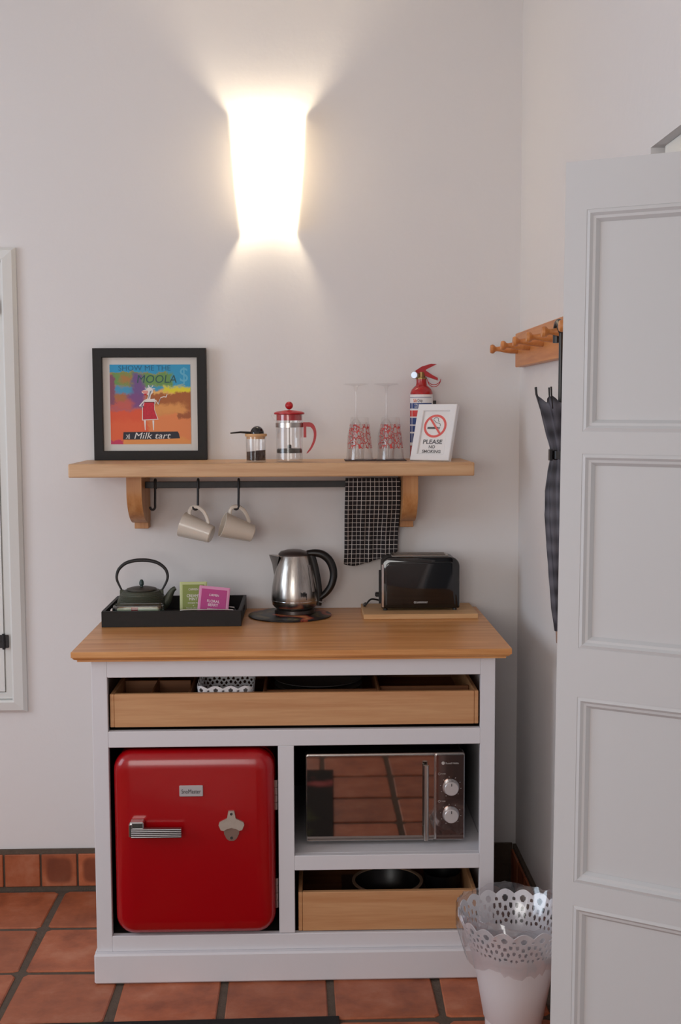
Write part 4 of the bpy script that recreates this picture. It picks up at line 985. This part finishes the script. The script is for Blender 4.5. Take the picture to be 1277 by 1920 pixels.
mb = MB(); mb.tube([(KX+.079, KY-.01, KZ+.036), (KX+.090, KY-.012, KZ+.034), (KX+.100, KY-.012, KZ+.038)], .0022, 8, sy=2); mb.build('switch_lever', mat('clear_lever', (150, 146, 144), .2), kt, smooth=True)

# toaster on a pine board
mb = MB(); mb.box(.127, .493, -.236, -.022, TZ, TZ+.0165, .0015)
tag(mb.build('chopping_board', BOARDW), 'pale pine board lying under the toaster', 'board')
OZ = TZ+.0167
to = thing('toaster', 'glossy black two slot toaster on the pine board', 'toaster', (.314, -.11, OZ))
T0, T1, TB, TT = .187, .441, OZ+.008, 1.152
mb = MB(); slab(mb, T0+.004, T1-.004, TB, TT, .030, [(.002, -.062), (0, -.065), (0, -.1605)], 8, rb=.006); mb.build('shell', BLACKP, to, smooth=True)
mb = MB(); slab(mb, T0, T1, TB-.001, TT+.001, .031, [(0, -.161), (0, -.168), (.002, -.1715), (.006, -.173)], 8, rb=.005); fpn = mb.build('front_panel', BLACKG, to, smooth=True)
mb = MB(); slab(mb, T0+.014, T1-.014, TB+.008, TT-.014, .018, [(0, -.1732), (.001, -.1742), (.004, -.1748)], 8, rb=.004); mb.build('gloss_plate', BLACKG, fpn, smooth=True)
mb = MB(); mb.box(T0+.001, T0+.008, -.1745, -.1735, TB+.004, TT-.022, .0003); mb.build('chrome_strip', CHROME, fpn)
mb = MB()
for a, b in ((-.152, -.148), (-.119, -.109), (-.080, -.076)): mb.box(T0+.035, T1-.035, a, b, TT+.0005, TT+.005, .001)
mb.box(T0+.035, T0+.042, -.148, -.080, TT+.0005, TT+.005); mb.box(T1-.042, T1-.035, -.148, -.080, TT+.0005, TT+.005)
mb.build('slot_surround', STEEL, to)
mb = MB(); mb.box(T0-.017, T0+.003, -.122, -.100, TB+.030, TB+.044, .003); mb.build('lever', BLACKP, to)
mb = MB(); mb.box(T0-.006, T0+.002, -.135, -.127, TB+.010, TB+.12, .001); mb.build('lever_track', BLACKP, to)
for fx in (T0+.014, T1-.014):
    for fy in (-.155, -.075):
        mb = MB(); mb.lathe([(.007, OZ), (.0065, OZ+.010)], (fx, fy, 0), 12); mb.build('foot', BLACKP, to)
mb = MB(); mb.tube([(T0+.006, -.075, OZ+.016), (T0-.010, -.078, OZ+.022), (T0-.030, -.085, OZ+.024), (T0-.044, -.090, OZ+.010), (T0-.050, -.088, OZ+.0032), (T0-.052, -.06, OZ+.0032), (T0-.045, -.03, OZ+.0032)], .003, 8); mb.build('power_cord', BLACKP, to, smooth=True)
PRW = mat('print_light', (214, 210, 206), .5)
text('SAFEWAY', PRW, fpn, (.3185, -.1749, OZ+.0275), .037, .0065)
mb = MB(); mb.lathe([(.0033, 0), (.0033, .0003), (.0021, .0003), (.0021, 0), (.0033, 0)], (0, 0, 0), 16, cap=False, M=Matrix.Translation((.2955, -.1749, OZ+.0275)) @ RX); mb.build('logo_ring', PRW, fpn)

# ------------------------------------------------------------------ peg rail and umbrella on the right wall
pr = thing('peg_rail', 'pine coat rail with turned pegs on the right wall', 'coat rail', (XR, -.68, 1.76))
mb = MB(); mb.box(XR-.028, XR-.0006, -1.32, -.074, 1.764, 1.873, .002); mb.build('backboard', PEGW, pr)
PY_ = [-.11, -.322, -.534, -.746, -.958, -1.17]
for y in PY_:
    zc_ = 1.8215
    M = Matrix.Translation((XR-.0282, y, zc_)) @ Matrix.Rotation(-PI/2, 4, 'Y')
    mb = MB(); mb.lathe([(.0150, 0), (.0148, .020), (.0125, .038), (.0088, .054), (.0072, .066), (.0085, .071), (.0135, .0755), (.0150, .081), (.0125, .087), (.0001, .0885)], (0, 0, 0), 16, M=M)
    mb.build('peg', PEGW, pr, smooth=True)
um = thing('folded_umbrella', 'dark checked folded umbrella hanging from a peg behind the door', 'umbrella', (.588, -.9855, 1.03))
def plaid():
    m = bpy.data.materials.new('plaid_cloth'); m.use_nodes = True; nt = m.node_tree; N = nt.nodes; L = nt.links; b = N['Principled BSDF']
    tc = N.new('ShaderNodeTexCoord'); w1 = N.new('ShaderNodeTexWave'); w1.bands_direction = 'Z'; w1.inputs['Scale'].default_value = 7; w1.inputs['Distortion'].default_value = 1.5
    w2 = N.new('ShaderNodeTexWave'); w2.bands_direction = 'Y'; w2.inputs['Scale'].default_value = 18; w2.inputs['Distortion'].default_value = 1
    L.new(tc.outputs['Object'], w1.inputs['Vector']); L.new(tc.outputs['Object'], w2.inputs['Vector'])
    ad = N.new('ShaderNodeMath'); ad.operation = 'ADD'; L.new(w1.outputs['Fac'], ad.inputs[0]); L.new(w2.outputs['Fac'], ad.inputs[1])
    rp = N.new('ShaderNodeValToRGB'); rp.color_ramp.elements[0].color = (*lin((38, 36, 42)), 1); rp.color_ramp.elements[1].color = (*lin((98, 96, 104)), 1)
    dv = N.new('ShaderNodeMath'); dv.operation = 'MULTIPLY'; dv.inputs[1].default_value = .5; L.new(ad.outputs[0], dv.inputs[0]); L.new(dv.outputs[0], rp.inputs['Fac'])
    L.new(rp.outputs['Color'], b.inputs['Base Color']); b.inputs['Roughness'].default_value = .7
    MATS['plaid_cloth'] = m
    return m
mb = MB()
lv = [(1.062, .006), (1.12, .014), (1.20, .021), (1.28, .027), (1.36, .031), (1.42, .030), (1.47, .025), (1.505, .019), (1.53, .021), (1.56, .029), (1.60, .038), (1.635, .047), (1.66, .054)]
rings = []
for z, r in lv:
    ring = []
    for i in range(48):
        t = 2*PI*i/48; fl = 1+.16*math.cos(8*t+z*14)
        top = 0 if z < 1.63 else -.018*(1-math.cos(8*t+z*14))/2*((z-1.63)/.03)
        ring.append((.588+r*fl*math.cos(t), -.9855+r*fl*math.sin(t), z+top))
    rings.append(ring)
mb.loft(rings, True, False); mb.build('canopy', plaid(), um, smooth=True, solid=.0015, sharp=180)
for k in range(8):
    t = (2*PI*k-1.66*14)/8; mb = MB(); c1, s1 = math.cos(t), math.sin(t)
    mb.tube([(.588+.052*c1, -.9855+.052*s1, 1.628), (.588+.064*c1, -.9855+.064*s1, 1.665), (.588+.066*c1, -.9855+.066*s1, 1.682)], [.0018, .0022, .0024], 6); mb.build('rib_tip', BLACKP, um, smooth=True)
mb = MB(); mb.lathe([(.0215, 1.50), (.0235, 1.502), (.0235, 1.522), (.0215, 1.524)], (.588, -.9855, 0), 20, cap=False); mb.box(.560, .566, -1.005, -.985, 1.498, 1.526); mb.build('strap', BLACKP, um)
mb = MB(); mb.tube([(.588, -.9855, 1.03), (.588, -.9855, 1.07)], [.003, .005], 8); mb.build('ferrule', STEEL, um, smooth=True)
hk_ = [(.588, -.9855, 1.55), (.588, -.9855, 1.80), (.588, -.9855, 1.815)]
for k in range(1, 11):
    t = PI*k/10; hk_.append((.588, -.958-.0275*math.cos(t), 1.8185+.0265*math.sin(t)))
hk_.append((.588, -.9305, 1.795))
mb = MB(); mb.tube(hk_, [.005]*3+[.009]*11, 10); mb.build('crook_handle', BLACKP, um, smooth=True)

# ------------------------------------------------------------------ waste bin with clear liner
BX, BY, BH = .487, -.965, .315
bn = thing('waste_bin', 'white waste bin with lace rim beside the cabinet', 'bin', (BX, BY, .0005))
BINW = mat('bin_white', (226, 222, 224), .4)
mb = MB(); mb.lathe([(.070, .0006), (.074, .003), (.075, .028), (.079, .033), (.096, .13), (.112, .208), (.1135, .212), (.111, .212), (.094, .13), (.076, .035), (.0001, .010)], (BX, BY, 0), 48); mb.build('body', BINW, bn, smooth=True)
pth = [(BX+.1135*math.cos(2*PI*i/(18*28)), BY+.1135*math.sin(2*PI*i/(18*28)), math.cos(2*PI*i/(18*28)), math.sin(2*PI*i/(18*28))) for i in range(18*28)]
mb = MB(); lace(mb, pth, .2122, BH, holes_fn, 18, 36, .033); mb.build('lace_rim', BINW, bn, solid=.002)
mb = MB(); rnd = random.Random(11); n_ = 72
def film_ring(r, z, jr, jz): return [(BX+(r+rnd.uniform(-jr, jr))*math.cos(2*PI*i/n_), BY+(r+rnd.uniform(-jr, jr))*math.sin(2*PI*i/n_), z+rnd.uniform(-jz, jz)+.006*math.sin(5*2*PI*i/n_)) for i in range(n_)]
mb.loft([film_ring(.070, .05, .001, 0), film_ring(.088, .13, .0015, 0), film_ring(.104, .21, .0015, .004), film_ring(.122, .262, .003, .004), film_ring(.140, BH+.002, .003, .004), film_ring(.1475, BH+.016, .003, .005), film_ring(.1535, BH+.002, .003, .004), film_ring(.1515, .272, .003, .005), film_ring(.137, .225, .003, .005), film_ring(.127, .195, .004, .006)], True, False)
tag(mb.build('bin_liner', FILM, smooth=True, sharp=25), 'clear plastic liner folded over the rim of the waste bin', 'bin liner')
